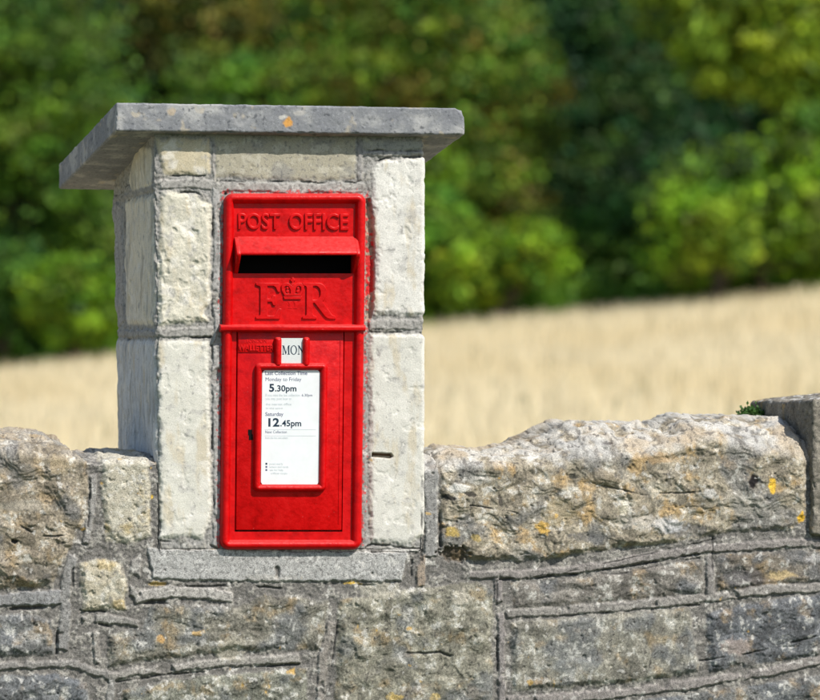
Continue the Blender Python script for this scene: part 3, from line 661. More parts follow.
# slot interior
bm = bmesh.new()
a = [bm.verts.new(B(*L(p), -8)) for p in [(228, 240), (355, 240), (355, 290), (228, 290)]]; b = [bm.verts.new(B(*L(p), -30)) for p in [(228, 240), (355, 240), (355, 290), (228, 290)]]
bm.faces.new(b)
for i in range(4): bm.faces.new([a[i], a[(i+1) % 4], b[(i+1) % 4], b[i]])
bm_obj(bm, 'slot_interior', M_BLACK, box, smooth=False)
# hood: sloping roof with rounded cheeks
bm = bmesh.new()
def hood_pt(s, v, d): return B(s+BL(v), v, d)
uL, uR = 230.5, 353.5
sec = [(236.5, 1), (239, 4.5), (251.5, 17.), (253.2, 18.2), (255.2, 18.2), (256.0, 16.5), (243.5, 2.5), (242.5, 1)]    # (v, d) cross-section
cols = []
for s in (uL+3, uR-3): cols.append([bm.verts.new(hood_pt(s, v, d)) for v, d in sec])
for k in range(len(sec)-1): bm.faces.new([cols[0][k], cols[0][k+1], cols[1][k+1], cols[1][k]])
for c in cols: bm.faces.new(c if c is cols[0] else c[::-1])
bm_h = bm
for (a0, a1) in ((uL, uL+4.2), (uR-4.2, uR)):                     # cheeks
    chk = [(236.8, 0), (238.6, 4), (251.8, 17.4), (254.8, 18.6), (257.5, 17.6), (272, 3.4), (274.5, 0)]
    f = [bm.verts.new(hood_pt(a0, v, d)) for v, d in chk]; g = [bm.verts.new(hood_pt(a1, v, d)) for v, d in chk]
    bm.faces.new(f); bm.faces.new(g[::-1])
    for i in range(len(chk)): bm.faces.new([f[i], f[(i+1) % len(chk)], g[(i+1) % len(chk)], g[i]])
bm_obj(bm, 'slot_hood', M_RED, box, .7, 2)
# ledge over the door
bm = bmesh.new(); sec = [(324.2, 0), (325.2, 8.5), (327, 10.5), (330.4, 10.3), (331.6, 8.5), (332.2, 0)]
c0 = [bm.verts.new(B(216.5+BL(v), v, d)) for v, d in sec]; c1 = [bm.verts.new(B(361.2+BL(v), v, d)) for v, d in sec]
for k in range(len(sec)-1): bm.faces.new([c0[k], c0[k+1], c1[k+1], c1[k]])
bm.faces.new(c0); bm.faces.new(c1[::-1]); bm_obj(bm, 'drip_ledge', M_RED, box, .6, 2)
# fixed surround of the door
bm = bmesh.new(); d_out = [(227, 331), (355, 331), (355, 544), (227, 544)]; d_in = [(233.8, 331), (341.8, 331), (341.8, 531.6), (234.2, 531.6)]
vo = [bm.verts.new(B(*L(p), 2.0)) for p in d_out]; vi = [bm.verts.new(B(*L(p), 2.0)) for p in d_in]; vb = [bm.verts.new(B(*L(p), -6)) for p in d_in]
for i in range(4):
    j = (i+1) % 4; bm.faces.new([vo[i], vo[j], vi[j], vi[i]]); bm.faces.new([vi[i], vi[j], vb[j], vb[i]])
bm_obj(bm, 'door_surround', M_RED, box, smooth=False)
# door
door = None
bm = bmesh.new(); prism(bm, [L(p) for p in [(234.9, 331.5), (340.9, 331.5), (340.9, 530.2), (235.2, 530.0)]], -5, 2.6)
door = bm_obj(bm, 'door', M_RED, box, .8, 2)
bm = bmesh.new(); prism(bm, [L(p) for p in [(337.2, 340), (338, 340), (338, 524), (337.2, 524)]], 2.0, 3.0); prism(bm, [L(p) for p in [(235.5, 336), (274, 336), (274, 352.5), (235.5, 352.5)]], 2.0, 3.5)
bm_obj(bm, 'maker_plate', M_RED, door, .3, 2)
bm = bmesh.new(); prism(bm, [(247.6, 429.5), (251.6, 429.5), (251.6, 434), (252.4, 434.5), (252.4, 440), (248.4, 440), (248.4, 435.5), (247.6, 435)], 2.0, 2.75)
bm_obj(bm, 'keyhole', M_BLACK, door, smooth=False)
# notice frame
nf_p, nf_n = rrect(252.4, 363, 325.2, 491.5, 5.5, 1.6)
bm = bmesh.new(); sweep(bm, nf_p, nf_n, [(0, 2), (0, 4), (.8, 6.6), (2.4, 8.3), (4.2, 8.5), (6, 7.2), (7.0, 5.2), (7.4, 4.2), (7.4, 2)])
nf = bm_obj(bm, 'notice_frame', M_RED, door)
bm = bmesh.new(); b_p, _ = rrect(260.2, 370, 317.8, 485, 4, 1.4); prism(bm, b_p, 2.5, 4.4)
notice = bm_obj(bm, 'collection_notice', M_WHITE, nf, smooth=False); notice['label'] = 'white notice giving the last collection times'
# lugs holding the day tab
for u0 in (273.2, 301.3):
    bm = bmesh.new(); p_, n_ = rrect(u0, 337, u0+7.4, 367.5, 3, .3)
    sweep(bm, p_, n_, [(0, 2), (0, 4.5), (.6, 7), (1.8, 8.6), (3.0, 9.2), (3.7, 9.3)]); bmesh.ops.remove_doubles(bm, verts=bm.verts, dist=.00002)
    bmesh.ops.holes_fill(bm, edges=[e for e in bm.edges if e.is_boundary]); bm_obj(bm, 'tab_guide', M_RED, nf)
bm = bmesh.new(); prism(bm, [(280.2, 338.2), (303.4, 338.2), (303, 364), (280, 364)], 2.5, 4.6); tab = bm_obj(bm, 'day_tab', M_TAB, nf, smooth=False)
tab['label'] = 'off white tab reading MON'

def curve_mesh(splines=None, text=None, ext=.5, bev=.2, off=0, res=2):
    cu = bpy.data.curves.new('tmp', 'FONT' if text else 'CURVE')
    if text: cu.body = text; cu.size = 1; cu.resolution_u = 4
    else:
        cu.dimensions = '2D'; cu.fill_mode = 'BOTH'
        for sp in splines:
            s = cu.splines.new('POLY'); s.points.add(len(sp)-1); s.use_cyclic_u = True
            for i, (x, y) in enumerate(sp): s.points[i].co = (x, y, 0, 1)
    cu.extrude = ext; cu.bevel_depth = bev; cu.bevel_resolution = res; cu.offset = off
    ob = bpy.data.objects.new('tmp', cu); COL.objects.link(ob); bpy.context.view_layer.update()
    me = bpy.data.meshes.new_from_object(ob.evaluated_get(bpy.context.evaluated_depsgraph_get()))
    bpy.data.objects.remove(ob); bpy.data.curves.remove(cu); return me
def text_on(text, u0, u1, v0, v1, d0, hgt, mat, parent, name='lettering', bev=.02, off=0., ref=None, slope=0., zbase=None, track=1.):
    """lettering fitted into the photo rectangle u0..u1, v0..v1 (v1 = baseline)"""
    me = curve_mesh(text=text, ext=.05, bev=bev, off=off); n = len(me.vertices); co = np.zeros(n*3); me.vertices.foreach_get('co', co); co = co.reshape(-1, 3)
    xa, xb = co[:, 0].min(), co[:, 0].max(); ya, yb = (0, co[:, 1].max()) if ref is None else ref
    u = u0+(co[:, 0]-xa)/(xb-xa)*(u1-u0); v = v1-(co[:, 1]-ya)/(yb-ya)*(v1-v0)+slope*(u-u0); zz = (co[:, 2]-co[:, 2].min())/(co[:, 2].max()-co[:, 2].min())
    me.vertices.foreach_set('co', B(u, v, d0+zz*hgt).astype(np.float32).ravel()); me.update(); return link(me, name, mat, parent)
def shape_on(spl, fu, d0, hgt, bevf, mat, parent, name):
    me = curve_mesh(splines=spl, ext=.5, bev=bevf); n = len(me.vertices); co = np.zeros(n*3); me.vertices.foreach_get('co', co); co = co.reshape(-1, 3)
    zz = (co[:, 2]-co[:, 2].min())/(co[:, 2].max()-co[:, 2].min()); u, v = fu(co[:, 0], co[:, 1])
    me.vertices.foreach_set('co', B(u, v, d0+zz*hgt).astype(np.float32).ravel()); me.update()
    for p in me.polygons: p.use_smooth = True
    me.set_sharp_from_angle(angle=math.radians(60))
    return link(me, name, mat, parent)
text_on('POST', 237.8, 280, 213, 228.8, .6, 2.6, M_RED, up, bev=.035, off=-.012, slope=.01)
text_on('OFFICE', 288.5, 348, 213, 229.3, .6, 2.6, M_RED, up, bev=.035, off=-.012, slope=.01)
# serif letters, unit = photo pixels, y up, base at v=318
E_ = [[(0, 0), (23, 0), (24.5, 9), (22.5, 9.2), (19, 3), (17, 2.2), (10.5, 2.2), (10.5, 16.5), (15.5, 16.5), (17, 13), (18.6, 13), (18.6, 22), (17, 22), (15.5, 18.7), (10.5, 18.7), (10.5, 32), (17, 32), (19.5, 30.5), (21.5, 26), (23, 26), (22.3, 34), (0, 34), (0, 32.6), (3.5, 31.6), (4.3, 30), (4.3, 4), (3.5, 2.4), (0, 1.4)]]
def arc(cx, cy, rx, ry, a0, a1, n): return [(cx+rx*math.cos(math.radians(a0+(a1-a0)*k/n)), cy+ry*math.sin(math.radians(a0+(a1-a0)*k/n))) for k in range(n+1)]
R_ = [[(0, 0), (13.5, 0), (13.5, 1.4), (10.6, 2.4), (9.8, 4), (9.8, 15.5), (12, 15.5), (22.5, 2.5), (25, .6), (28, 0), (33, 0), (33, 1.4), (29.5, 3), (19.5, 16.2)]+arc(15.5, 25, 8.6, 9, -58, 90, 12)+[(0, 34), (0, 32.6), (3.2, 31.6), (4, 30), (4, 4), (3.2, 2.4), (0, 1.4)],
      [(9.8, 17.6), (9.8, 32), (13.5, 32)]+arc(13, 24.8, 5.3, 7.2, 85, -85, 10)]
cy = empty('royal_cipher', (0, 0, 0)); cy.parent = box; cy.location = (0, 0, 0)
shape_on(E_, lambda x, y: (256.0+x, 318.5-y*1.03), .6, 2.4, .55, M_RED, cy, 'lettering')
shape_on(R_, lambda x, y: (302.5+x*.98, 318.5-y*1.03), .6, 2.4, .55, M_RED, cy, 'lettering')
cr = [[(-8, 0), (8, 0), (8.6, 2.4), (-8.6, 2.4)]]
ob_l = []
cr_l = [(-8, 3.4), (-10.6, 9), (-10.8, 13), (-8.5, 15.5), (-5, 15.8), (-2, 14), (0, 12.2), (2, 14), (5, 15.8), (8.5, 15.5), (10.8, 13), (10.6, 9), (8, 3.4)]
hole_l = [(-6.8, 5), (-8.6, 9.4), (-8.4, 12.2), (-6.6, 13.4), (-4, 12.8), (-2, 9.5), (-1.6, 5)]; hole_r = [(-x, y) for x, y in hole_l]
shape_on(cr+[cr_l, hole_l, hole_r, arc(0, 14.6, 1.5, 1.5, 0, 360, 10)[:-1], [(-.8, 16.4), (.8, 16.4), (.8, 18), (2, 18), (2, 19.4), (.8, 19.4), (.8, 21), (-.8, 21), (-.8, 19.4), (-2, 19.4), (-2, 18), (-.8, 18)],
          arc(-5, 7.6, 1.3, 1.3, 0, 360, 8)[:-1], arc(5, 7.6, 1.3, 1.3, 0, 360, 8)[:-1], arc(-5.2, 10.7, .9, .9, 0, 360, 8)[:-1], arc(5.2, 10.7, .9, .9, 0, 360, 8)[:-1]],
         lambda x, y: (292.3+x*1.02, 299-y), .6, 2.2, .35, M_RED, cy, 'crown')
I_ = lambda o: [(o-2.2, 0), (o+2.2, 0), (o+2.2, 1), (o+1, 1.6), (o+1, 7.4), (o+2.2, 8), (o+2.2, 9), (o-2.2, 9), (o-2.2, 8), (o-1, 7.4), (o-1, 1.6), (o-2.2, 1)]
shape_on([I_(-3.4), I_(3.4)], lambda x, y: (292.5+x*.8, 308.5-y*.75), .6, .9, .3, M_RED, cy, 'lettering')
text_on('WALLETTER', 237.5, 273, 345, 350.6, 3.2, 1.1, M_RED, bpy.data.objects['maker_plate'], bev=.02)
text_on('LONDON', 246, 266, 338.8, 342.6, 3.2, .6, M_RED, bpy.data.objects['maker_plate'], bev=.02)
# MON in roman capitals
sx = 1.0
M_ = [(0, 0), (3.4, 0), (3.4, .5), (2.2, .9), (2.2, 8.2), (5.4, 0), (6, 0), (9.2, 8.3), (9.2, .9), (8.2, .5), (8.2, 0), (12, 0), (12, .5), (11, .9), (11, 9.4), (12, 9.6), (12, 10), (9.3, 10), (6.2, 2.4), (3.1, 10), (0, 10), (0, 9.6), (1.3, 9.2), (1.3, .9), (0, .5)]
O_ = [arc(5, 5, 5, 5.2, 0, 360, 24)[:-1], arc(5, 5, 3.4, 4.5, 0, 360, 24)[:-1]]
N_ = [(0, 0), (3.2, 0), (3.2, .5), (2.1, .9), (2.1, 8), (8.6, 0), (9.3, 0), (9.3, 9.2), (10.3, 9.6), (10.3, 10), (7.3, 10), (7.3, 9.6), (8.4, 9.2), (8.4, 2.8), (2.5, 10), (0, 10), (0, 9.6), (1.2, 9.2), (1.2, .9), (0, .5)]
def day(spl, uo, k): shape_on(spl, lambda x, y: (uo+x*.66*k, 354.5-y*.9), 4.62, .12, 0, M_INK, tab, 'day_lettering')
day([M_], 281.2, 1.0); day(O_, 289.6, 1.0); day([N_], 296.9, .95)
# the notice
def nt(t, u0, u1, v0, v1, m, off=0., ref=None): text_on(t, u0, u1, v0, v1, 4.42, .1, m, notice_t, 'lettering', bev=0, off=off, ref=ref)
notice_t = nf   # the lettering stays a part of the notice's frame level (no deeper than sub-parts)
nt('Last Collection Time', 264.6, 306.5, 371.2, 374.9, M_INK2, .01)
nt('Monday to Friday', 264.8, 300.6, 377.4, 381, M_INK2, 0)
nt('5', 268.4, 273.4, 383.8, 391.4, M_INK, .03)
nt('.30pm', 274.3, 295.6, 385.2, 391.2, M_INK, .02)
nt('If you miss the last collection', 264.8, 299, 393.6, 396.4, M_INK3); nt('6.30pm', 301, 311.5, 393.8, 396.4, M_INK2, 0)
nt('you may post later at', 264.8, 290.6, 397.4, 399.8, M_INK3); nt('the nearest office', 265, 290.6, 402.8, 405.2, M_INK3); nt('in the town', 265.2, 282, 407, 409, M_INK3)
nt('Saturday', 264.6, 282.6, 412.1, 415.8, M_INK2, .008)
nt('12', 267.6, 278.6, 418, 426.2, M_INK, .03)
nt('.45pm', 279.6, 300.4, 420, 426.1, M_INK, .02)
nt('Next Collection', 264.6, 286, 430.4, 433.2, M_INK2, -.004)
nt('from this box and others', 264.6, 287, 436.6, 438.8, M_INK3)
for v, a, b in ((429.4, 264, 315), (435.6, 264, 315)):
    bm = bmesh.new(); prism(bm, [(a, v), (b, v), (b, v+.35), (a, v+.35)], 4.42, 4.5); bm_obj(bm, 'rule_line', M_INK3, nf, smooth=False)
for k, (t, e) in enumerate((('post early', 282.5), ('letters and cards', 287.5), ('ask for help', 282.5))):
    v = 464.6+3.1*k; nt(t, 268.8, e, v-2, v, M_INK3)
    bm = bmesh.new(); prism(bm, [(264.7, v-1.9), (266.5, v-1.9), (266.5, v), (264.7, v)], 4.42, 4.5); bm_obj(bm, 'bullet_mark', M_INK if k == 0 else M_INK2, nf, smooth=False)
nt('office copy', 270, 287, 472.2, 474, M_INK3)

# ------------------------------------------------------------------ ground, field
def ground_z(x, y):
    # verge in front of the wall, then the meadow tilting up to the wood and on up the hill
    t = ss(.3, .6, y); field = .30+.0215*np.clip(y, 0, 400)+(.0295*x-.182)*np.clip(y/55., 0, 1.6)*4.0
    far = ss(50, 95, y)*(y-50)*.22
    road = np.zeros_like(y); return (1-t)*road+t*(field+far)
gx = np.concatenate([np.linspace(-300, -40, 27), np.linspace(-38, 60, 99), np.linspace(63, 350, 27)])
gy = np.concatenate([np.linspace(-120, -10, 12), np.linspace(-9, .2, 24), np.linspace(.3, .6, 6), np.linspace(.9, 10, 24), np.linspace(11, 110, 100), np.linspace(115, 450, 30)])
GXX, GYY = np.meshgrid(gx, gy); GZ = ground_z(GXX, GYY)
V = np.stack([GXX, GYY, GZ], -1).reshape(-1, 3)
c = np.ones((len(V), 3))*np.array((.66, .56, .35)); yy = V[:, 1]; xx = V[:, 0]
c = mixc(c, (.05, .075, .03), ss(54, 60, yy)); c = mixc(c, (.06, .085, .03), 1-ss(.2, .7, yy))
M_GROUND = attr_mat('meadow_soil', fine=6, fine_amt=.3, bump=.3, bscale=8, bdist=.03)
o = link(mesh_np('field', V, grid_faces(len(gy), len(gx)), c), 'field', M_GROUND); tag(o, 'pale ripe hay meadow rising gently to the wood behind the wall', 'field', kind='structure')

def leafy_mat(name, trans=.35, rough=.6, spec=.3):
    m = bpy.data.materials.new(name); m.use_nodes = True; n = m.node_tree.nodes; l = m.node_tree.links
    b = n['Principled BSDF']; b.inputs['Roughness'].default_value = rough; b.inputs['Specular IOR Level'].default_value = spec
    at = n.new('ShaderNodeAttribute'); at.attribute_name = 'Col'; l.new(at.outputs['Color'], b.inputs['Base Color'])
    tr = n.new('ShaderNodeBsdfTranslucent'); l.new(at.outputs['Color'], tr.inputs['Color']); mx = n.new('ShaderNodeMixShader'); mx.inputs[0].default_value = trans
    l.new(b.outputs[0], mx.inputs[1]); l.new(tr.outputs[0], mx.inputs[2]); l.new(mx.outputs[0], n['Material Output'].inputs['Surface']); return m
M_LEAF = leafy_mat('leaves', .3); M_HAY = leafy_mat('dry_hay', .5, .8, .1)
M_BARK = plain('bark', (.06, .048, .036), .9, .2, bump=.6, bscale=14, bdist=.03, var=.4, vscale=6)

def cards(centres, size, aspect, col, updir=False):
    n = len(centres)
    if updir:
        a = RNG.random(n)*2*np.pi; t = np.stack([np.cos(a), np.sin(a), 0*a], -1); b = np.stack([RNG.normal(0, .13, n), RNG.normal(0, .13, n), np.ones(n)], -1)
        t *= (size*aspect)[:, None]; b *= size[:, None]; tip = .15
        V = np.stack([centres-t*.5, centres+t*.5, centres+t*.5*.6+b*.7, centres-t*.5*.6+b*.7, centres+b*1.0], 1)
        V = V[:, [0, 1, 2, 3]]; V[:, 2] = centres+t*tip+b; V[:, 3] = centres-t*tip+b
    else:
        w = RNG.normal(size=(n, 3)); w[:, 2] += .5; w[:, 1] -= .25; w /= np.linalg.norm(w, axis=1)[:, None]; r = RNG.normal(size=(n, 3)); t = np.cross(w, r); t /= np.linalg.norm(t, axis=1)[:, None]; b = np.cross(w, t)
        t *= (size*aspect*.5)[:, None]; b *= (size*.5)[:, None]
        V = np.stack([centres-b, centres+t-b*.1, centres+b, centres-t-b*.1], 1)
    F = np.arange(4*n).reshape(n, 4); return V.reshape(-1, 3), F, np.repeat(col, 4, axis=0)
# hay: mainly the strip of meadow the view crosses
n = 120000; D = 12+45.5*np.sqrt(RNG.random(n)); sx_ = (RNG.random(n)-.5)*2*(.19*D+2.5)
pos = CAMP[None]+D[:, None]*fwd+sx_[:, None]*rgt; pos[:, 2] = ground_z(pos[:, 0], pos[:, 1])-.03
sz = RNG.uniform(.22, .42, n); col = np.ones((n, 3))*np.array((.90, .81, .59))*RNG.uniform(.78, 1.1, n)[:, None]
cl = fb(pos[:, 0]*1., pos[:, 1]*.35, 2.5, 3, 7); col = mixc(col, (.80, .68, .43), ss(-.1, .4, cl)*.5); g = (RNG.random(n) < .03+.35*ss(55, 60, pos[:, 1])); col[g] = (.12, .15, .045)
V, F, C_ = cards(pos, sz, RNG.uniform(.035, .07, n), col, True)
o = link(mesh_np('hay', V, F, C_, False), 'hay_grass', M_HAY); tag(o, 'tall dry straw coloured grass filling the meadow beyond the wall', 'grass', kind='stuff')

# ------------------------------------------------------------------ the wood
def tube(path, r0, r1, sides=7):
    path = np.asarray(path, float); m = len(path); V = []
    for i, p in enumerate(path):
        d = path[min(i+1, m-1)]-path[max(i-1, 0)]; d /= np.linalg.norm(d); a = np.cross(d, (.3, .9, .1)); a /= np.linalg.norm(a); b = np.cross(d, a); r = r0+(r1-r0)*i/(m-1)
        for k in range(sides): t = 2*np.pi*k/sides; V.append(p+r*(a*np.cos(t)+b*np.sin(t)))
    return np.array(V), grid_faces(m, sides, True)
def make_tree(name, label, cat, crown, cols, nleaf, clr=(.35, .7), leaf=.12, nclump=70, group=None, base=None, seed=0, solid=.3):
    nclump = int(nclump*3.2); clr = (clr[0]*.42, clr[1]*.62); nleaf = int(nleaf*1.15)
    """crown: list of (u, v, ru, rv, D) lobes; their real place and size come from the distance D"""
    rnd = np.random.default_rng(seed+100); lobes = []
    for (u, v, ru, rv, D) in crown:
        k = D/FPX; lobes.append((W(u, v, D), np.array([ru*k, (ru+rv)*.5*k*.8, rv*k])))
    cen = np.mean([l[0] for l in lobes], 0); bx, by = (cen[0], cen[1]) if base is None else base
    gz = float(ground_z(np.array(bx), np.array(by)))
    root = empty(name, (bx, by, gz)); tag(root, label, cat, group)
    cl = []; area = np.array([l[1][0]*l[1][2] for l in lobes]); pr = area/area.sum()
    for i in range(nclump):
        c0, rad = lobes[rnd.choice(len(lobes), p=pr)]; d = rnd.normal(size=3); d /= np.linalg.norm(d); rr_ = rnd.uniform(.55, 1.0) if rnd.random() > solid else rnd.uniform(.1, .6)
        q = c0+d*rad*rr_
        if q[2] < gz+.2: q[2] = gz+.2+rnd.random()*.4
        cl.append((q, rnd.uniform(*clr), rnd.random()))
    per = nleaf//nclump; Vs = []; cs = []; szs = []
    cols = np.asarray(cols, float)
    for q, r, h in cl:
        m = int(per*(r/np.mean(clr))**2)+4; d = rnd.normal(size=(m, 3)); d /= np.linalg.norm(d, axis=1)[:, None]
        p = q+d*(r*rnd.uniform(.2, 1.15, m)**.6)[:, None]*np.array([rnd.uniform(.6, 1.7), rnd.uniform(.7, 1.4), rnd.uniform(.4, .95)])
        i = min(int(h*len(cols)), len(cols)-1); c = (cols[i]*.75+.25*np.array(MIXC[int(rnd.integers(0, len(MIXC)))]))*rnd.choice([.45, .7, 1., 1.35, 1.75])
        Vs.append(p); cs.append(c[None]*rnd.uniform(.5, 1.6, m)[:, None]); szs.append(rnd.uniform(.6, 1.2, m)*leaf)
    for (c0, rad), w_ in zip(lobes, pr):                       # loose leaves and twigs between the clumps
        m = int(nleaf*.22*w_); d = rnd.normal(size=(m, 3)); d /= np.linalg.norm(d, axis=1)[:, None]; Vs.append(c0+d*rad*(rnd.uniform(.5, 1.15, m))[:, None])
        cs.append((cols[rnd.integers(0, len(cols), m)])*rnd.uniform(.5, 1.5, m)[:, None]); szs.append(rnd.uniform(.7, 1.3, m)*leaf)
    p = np.concatenate(Vs); ok = p[:, 2] > gz-.1; V, F, C_ = cards(p[ok], np.concatenate(szs)[ok], np.full(ok.sum(), .62), np.concatenate(cs)[ok])
    link(mesh_np('crown', V, F, C_, False), 'crown', M_LEAF, root)
    # trunk and limbs
    top = cen+(0, 0, .3*(max(l[0][2]+l[1][2] for l in lobes)-cen[2])); h = top[2]-gz; tv = []; tf = []; off = 0
    r0 = .03+.022*h; path = [np.array([bx, by, gz-.2])+(np.array([cen[0]-bx, cen[1]-by, 0])*t+np.array([rnd.normal(0, .05), rnd.normal(0, .05), t*(h+.2)])) for t in np.linspace(0, 1, 7)]
    v_, f_ = tube(path, r0, r0*.35); tv.append(v_); tf.append(f_); off += len(v_)
    for q, r, hh in cl[:22]:
        s = path[int(rnd.integers(2, 5))]; mid = (s+q)/2+(0, 0, -.1*np.linalg.norm(q-s)); v_, f_ = tube([s, (s+mid)/2, mid, (mid+q)/2, q], r0*.4, r0*.08, 5); tv.append(v_); tf.append(f_+off); off += len(v_)
    link(mesh_np('trunk', np.concatenate(tv), np.concatenate(tf)), 'trunk', M_BARK, root); return root
MIXC = [(.05, .13, .02), (.16, .26, .02), (.20, .18, .025), (.03, .09, .02), (.24, .34, .03)]
G1 = [(.06, .17, .018), (.10, .23, .02), (.035, .11, .018), (.14, .24, .02)]
G2 = [(.17, .33, .015), (.23, .37, .02), (.08, .20, .018)]
YG = [(.23, .34, .018), (.30, .38, .025), (.11, .22, .018)]
DK = [(.012, .035, .015), (.018, .045, .016), (.01, .028, .014)]
BR = [(.16, .13, .022), (.20, .15, .025), (.06, .09, .018), (.10, .13, .02)]
OL = [(.08, .18, .018), (.17, .25, .02), (.22, .17, .025), (.05, .13, .018), (.12, .22, .018)]
make_tree('broadleaf_tree', 'large fresh green tree at the left edge of the wood, left of the pillar cap', 'tree', [(20, 70, 110, 130, 60), (70, 160, 70, 110, 59.5), (-60, 200, 90, 130, 60)], G1+[(.08, .14, .02)], 26000, nclump=130, seed=1)
make_tree('shrub', 'bright green bush low at the field edge left of the pillar', 'bush', [(75, 300, 55, 42, 57.5)], G2, 6000, nclump=34, clr=(.25, .5), seed=2)
make_tree('shrub', 'dark green bush at the far left of the field edge', 'bush', [(5, 290, 55, 50, 57.8)], [(.035, .11, .02), (.05, .15, .02)], 6000, nclump=32, clr=(.25, .5), seed=22)
make_tree('copper_tree', 'brownish copper leaved tree rising behind the pillar cap', 'tree', [(190, 20, 85, 90, 64), (240, 60, 60, 70, 63.5)], BR, 14000, nclump=80, seed=3)
make_tree('broadleaf_tree', 'olive green tree tinged rusty, above the right half of the pillar cap', 'tree', [(400, 30, 120, 110, 62), (480, 100, 80, 110, 60.5), (350, 110, 100, 90, 61), (470, 200, 80, 80, 59.8)], OL, 36000, nclump=170, seed=4)
make_tree('broadleaf_tree', 'green tree standing back in the gap of the wood, its shade put into the leaf colour', 'tree', [(600, 50, 90, 120, 66), (600, 150, 90, 110, 65), (560, 20, 70, 90, 66)], [(.02, .08, .026), (.03, .11, .03), (.014, .055, .02)], 22000, nclump=110, seed=5)  # leaves coloured dark to stand for the shade between the crowns
make_tree('broadleaf_tree', 'yellow green tree at the top right corner', 'tree', [(760, 30, 90, 75, 58.5), (840, 0, 90, 110, 59), (700, -10, 60, 60, 59)], YG, 24000, nclump=110, seed=6, base=tuple(W(830, 200, 60)[:2]))
make_tree('shrub', 'big rounded yellow green bush at the right edge of the field', 'bush', [(760, 205, 110, 66, 57.5), (700, 230, 60, 50, 57), (830, 180, 70, 80, 58)], G2+[(.05, .09, .02)], 22000, nclump=100, clr=(.3, .6), seed=7)
make_tree('shrub', 'small olive bush in front of the big rounded bush', 'bush', [(722, 236, 34, 30, 56)], YG, 3500, nclump=18, clr=(.2, .4), seed=8)
make_tree('shrub', 'bright lime green bush midway between pillar and right edge', 'bush', [(528, 250, 38, 30, 57.5), (480, 275, 50, 30, 57.8)], YG+G2, 8000, nclump=40, clr=(.22, .45), seed=9)
make_tree('shrub', 'mid green bush close to the right side of the pillar', 'bush', [(430, 250, 50, 60, 58.5), (400, 200, 60, 70, 59)], G1+G2, 12000, nclump=60, clr=(.3, .55), seed=10)
make_tree('shrub', 'dark bush at the foot of the shady gap', 'bush', [(612, 250, 55, 48, 60)], [(.04, .13, .02), (.06, .17, .022)], 7000, nclump=36, clr=(.3, .55), seed=11)
make_tree('broadleaf_tree', 'green tree hidden mostly behind the pillar', 'tree', [(230, 190, 110, 130, 61), (180, 270, 80, 60, 59.5)], G1, 20000, nclump=100, seed=12)
for k, (u, v, ru, rv, D) in enumerate([(-160, 120, 120, 240, 61), (-290, 120, 120, 240, 62), (980, 120, 120, 220, 60), (1110, 100, 130, 220, 61)]):
    make_tree('broadleaf_tree', ['green tree standing just left of the large tree at the left edge', 'green tree at the far left end of the row', 'green tree standing just right of the yellow green corner tree', 'green tree at the far right end of the row'][k], 'tree', [(u, v, ru, rv, D)], G1+G2, 12000, nclump=80, seed=30+k, leaf=.2)
n = 100000; a = RNG.random((n, 3)); D = 57.6+a[:, 1]*3; k_ = D/FPX; lat = (-1000+a[:, 0]*3000-410)*k_; pos = CAMP[None]+D[:, None]*fwd+lat[:, None]*rgt
hz = .25+.75*np.clip(.5+fb(pos[:, 0], pos[:, 1]*.5, 1.6, 3, 21), 0, 1); pos[:, 2] = ground_z(pos[:, 0], pos[:, 1])+a[:, 2]*hz
hc = fb(pos[:, 0], pos[:, 1], 1.2, 3, 23); col = np.ones((n, 3))*np.array((.09, .22, .02)); col = mixc(col, (.20, .33, .02), ss(0, .4, hc)*.8); col = mixc(col, (.05, .13, .015), ss(0, .4, -hc)*.6)
V, F, C_ = cards(pos, RNG.uniform(.08, .18, n), np.full(n, .6), col*RNG.uniform(.7, 1.3, n)[:, None])
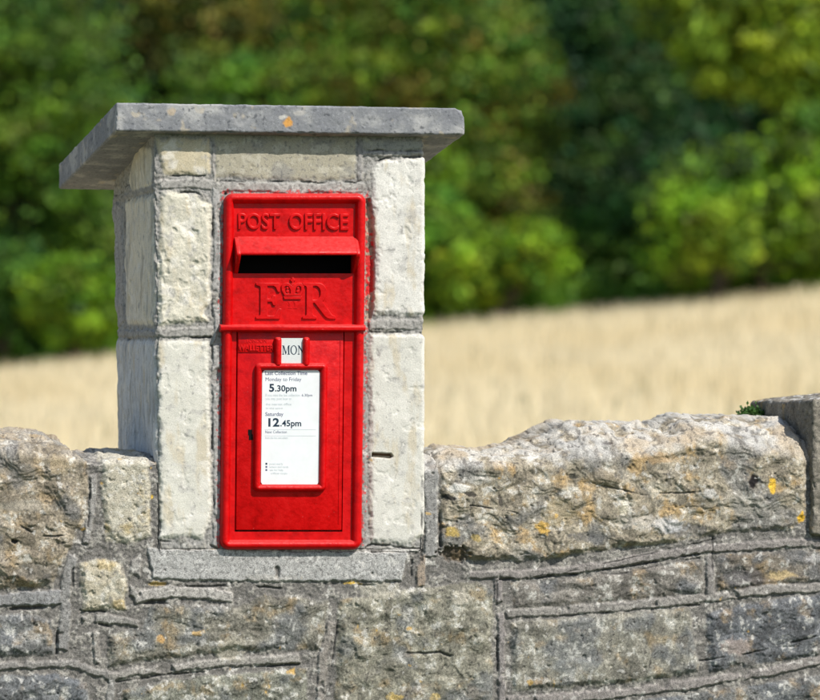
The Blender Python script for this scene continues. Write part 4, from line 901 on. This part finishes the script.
o = link(mesh_np('undergrowth', V, F, C_, False), 'undergrowth', M_LEAF); tag(o, 'low green undergrowth along the far edge of the hay field', 'undergrowth', kind='stuff')
# the depth of the wood behind them, one mass
n = 170000; a = RNG.random((n, 3)); uu_ = -1100+a[:, 0]*3100; D = 66+a[:, 1]**1.3*26
kk = D/FPX; pos = CAMP[None]+D[:, None]*fwd+((uu_-410)*kk)[:, None]*rgt; gz = ground_z(pos[:, 0], pos[:, 1]); hh = 8.5+2.2*fb(pos[:, 0], pos[:, 1], 6, 3, 5)
pos[:, 2] = gz+a[:, 2]*hh; dn = fb3(pos*np.array([1, 1, 1.2]), 2.2, 3, 9); ok = dn > -.12; pos = pos[ok]
col = np.ones((len(pos), 3))*np.array((.02, .07, .02))*RNG.uniform(.6, 1.5, len(pos))[:, None]*(1+.5*fb3(pos, 5, 2, 4))[:, None]
V, F, C_ = cards(pos, RNG.uniform(.2, .4, len(pos)), np.full(len(pos), .7), np.clip(col, .004, 1))
o = link(mesh_np('wood', V, F, C_, False), 'distant_wood', M_LEAF); tag(o, 'dark mass of woodland closing the view behind the nearer trees', 'wood', kind='stuff')

# ------------------------------------------------------------------ small fern on the wall
pl0 = P(751, 411, .28); pr = empty('wall_fern', tuple(pl0)); tag(pr, 'tiny green fern sprouting from the wall top beside the taller end block', 'plant')
Vs = []; Fs = []; off = 0; rf = np.random.default_rng(4)
for k in range(420):
    c0 = pl0+np.array([rf.normal(0, .010), rf.normal(0, .012), abs(rf.normal(0, .008))-.010]); d = rf.normal(size=3); d[2] += .4; d /= np.linalg.norm(d); t = np.cross(d, rf.normal(size=3)); t /= np.linalg.norm(t); w = rf.uniform(.003, .0055)
    V = np.array([c0-d*w, c0+t*w*.7, c0+d*w, c0-t*w*.7]); Vs.append(V); Fs.append(np.arange(4)[None]+off); off += 4
V = np.concatenate(Vs); C_ = np.ones((len(V), 3))*np.array((.05, .12, .025)); link(mesh_np('fronds', V, np.concatenate(Fs), C_, False), 'fronds', M_LEAF, pr)
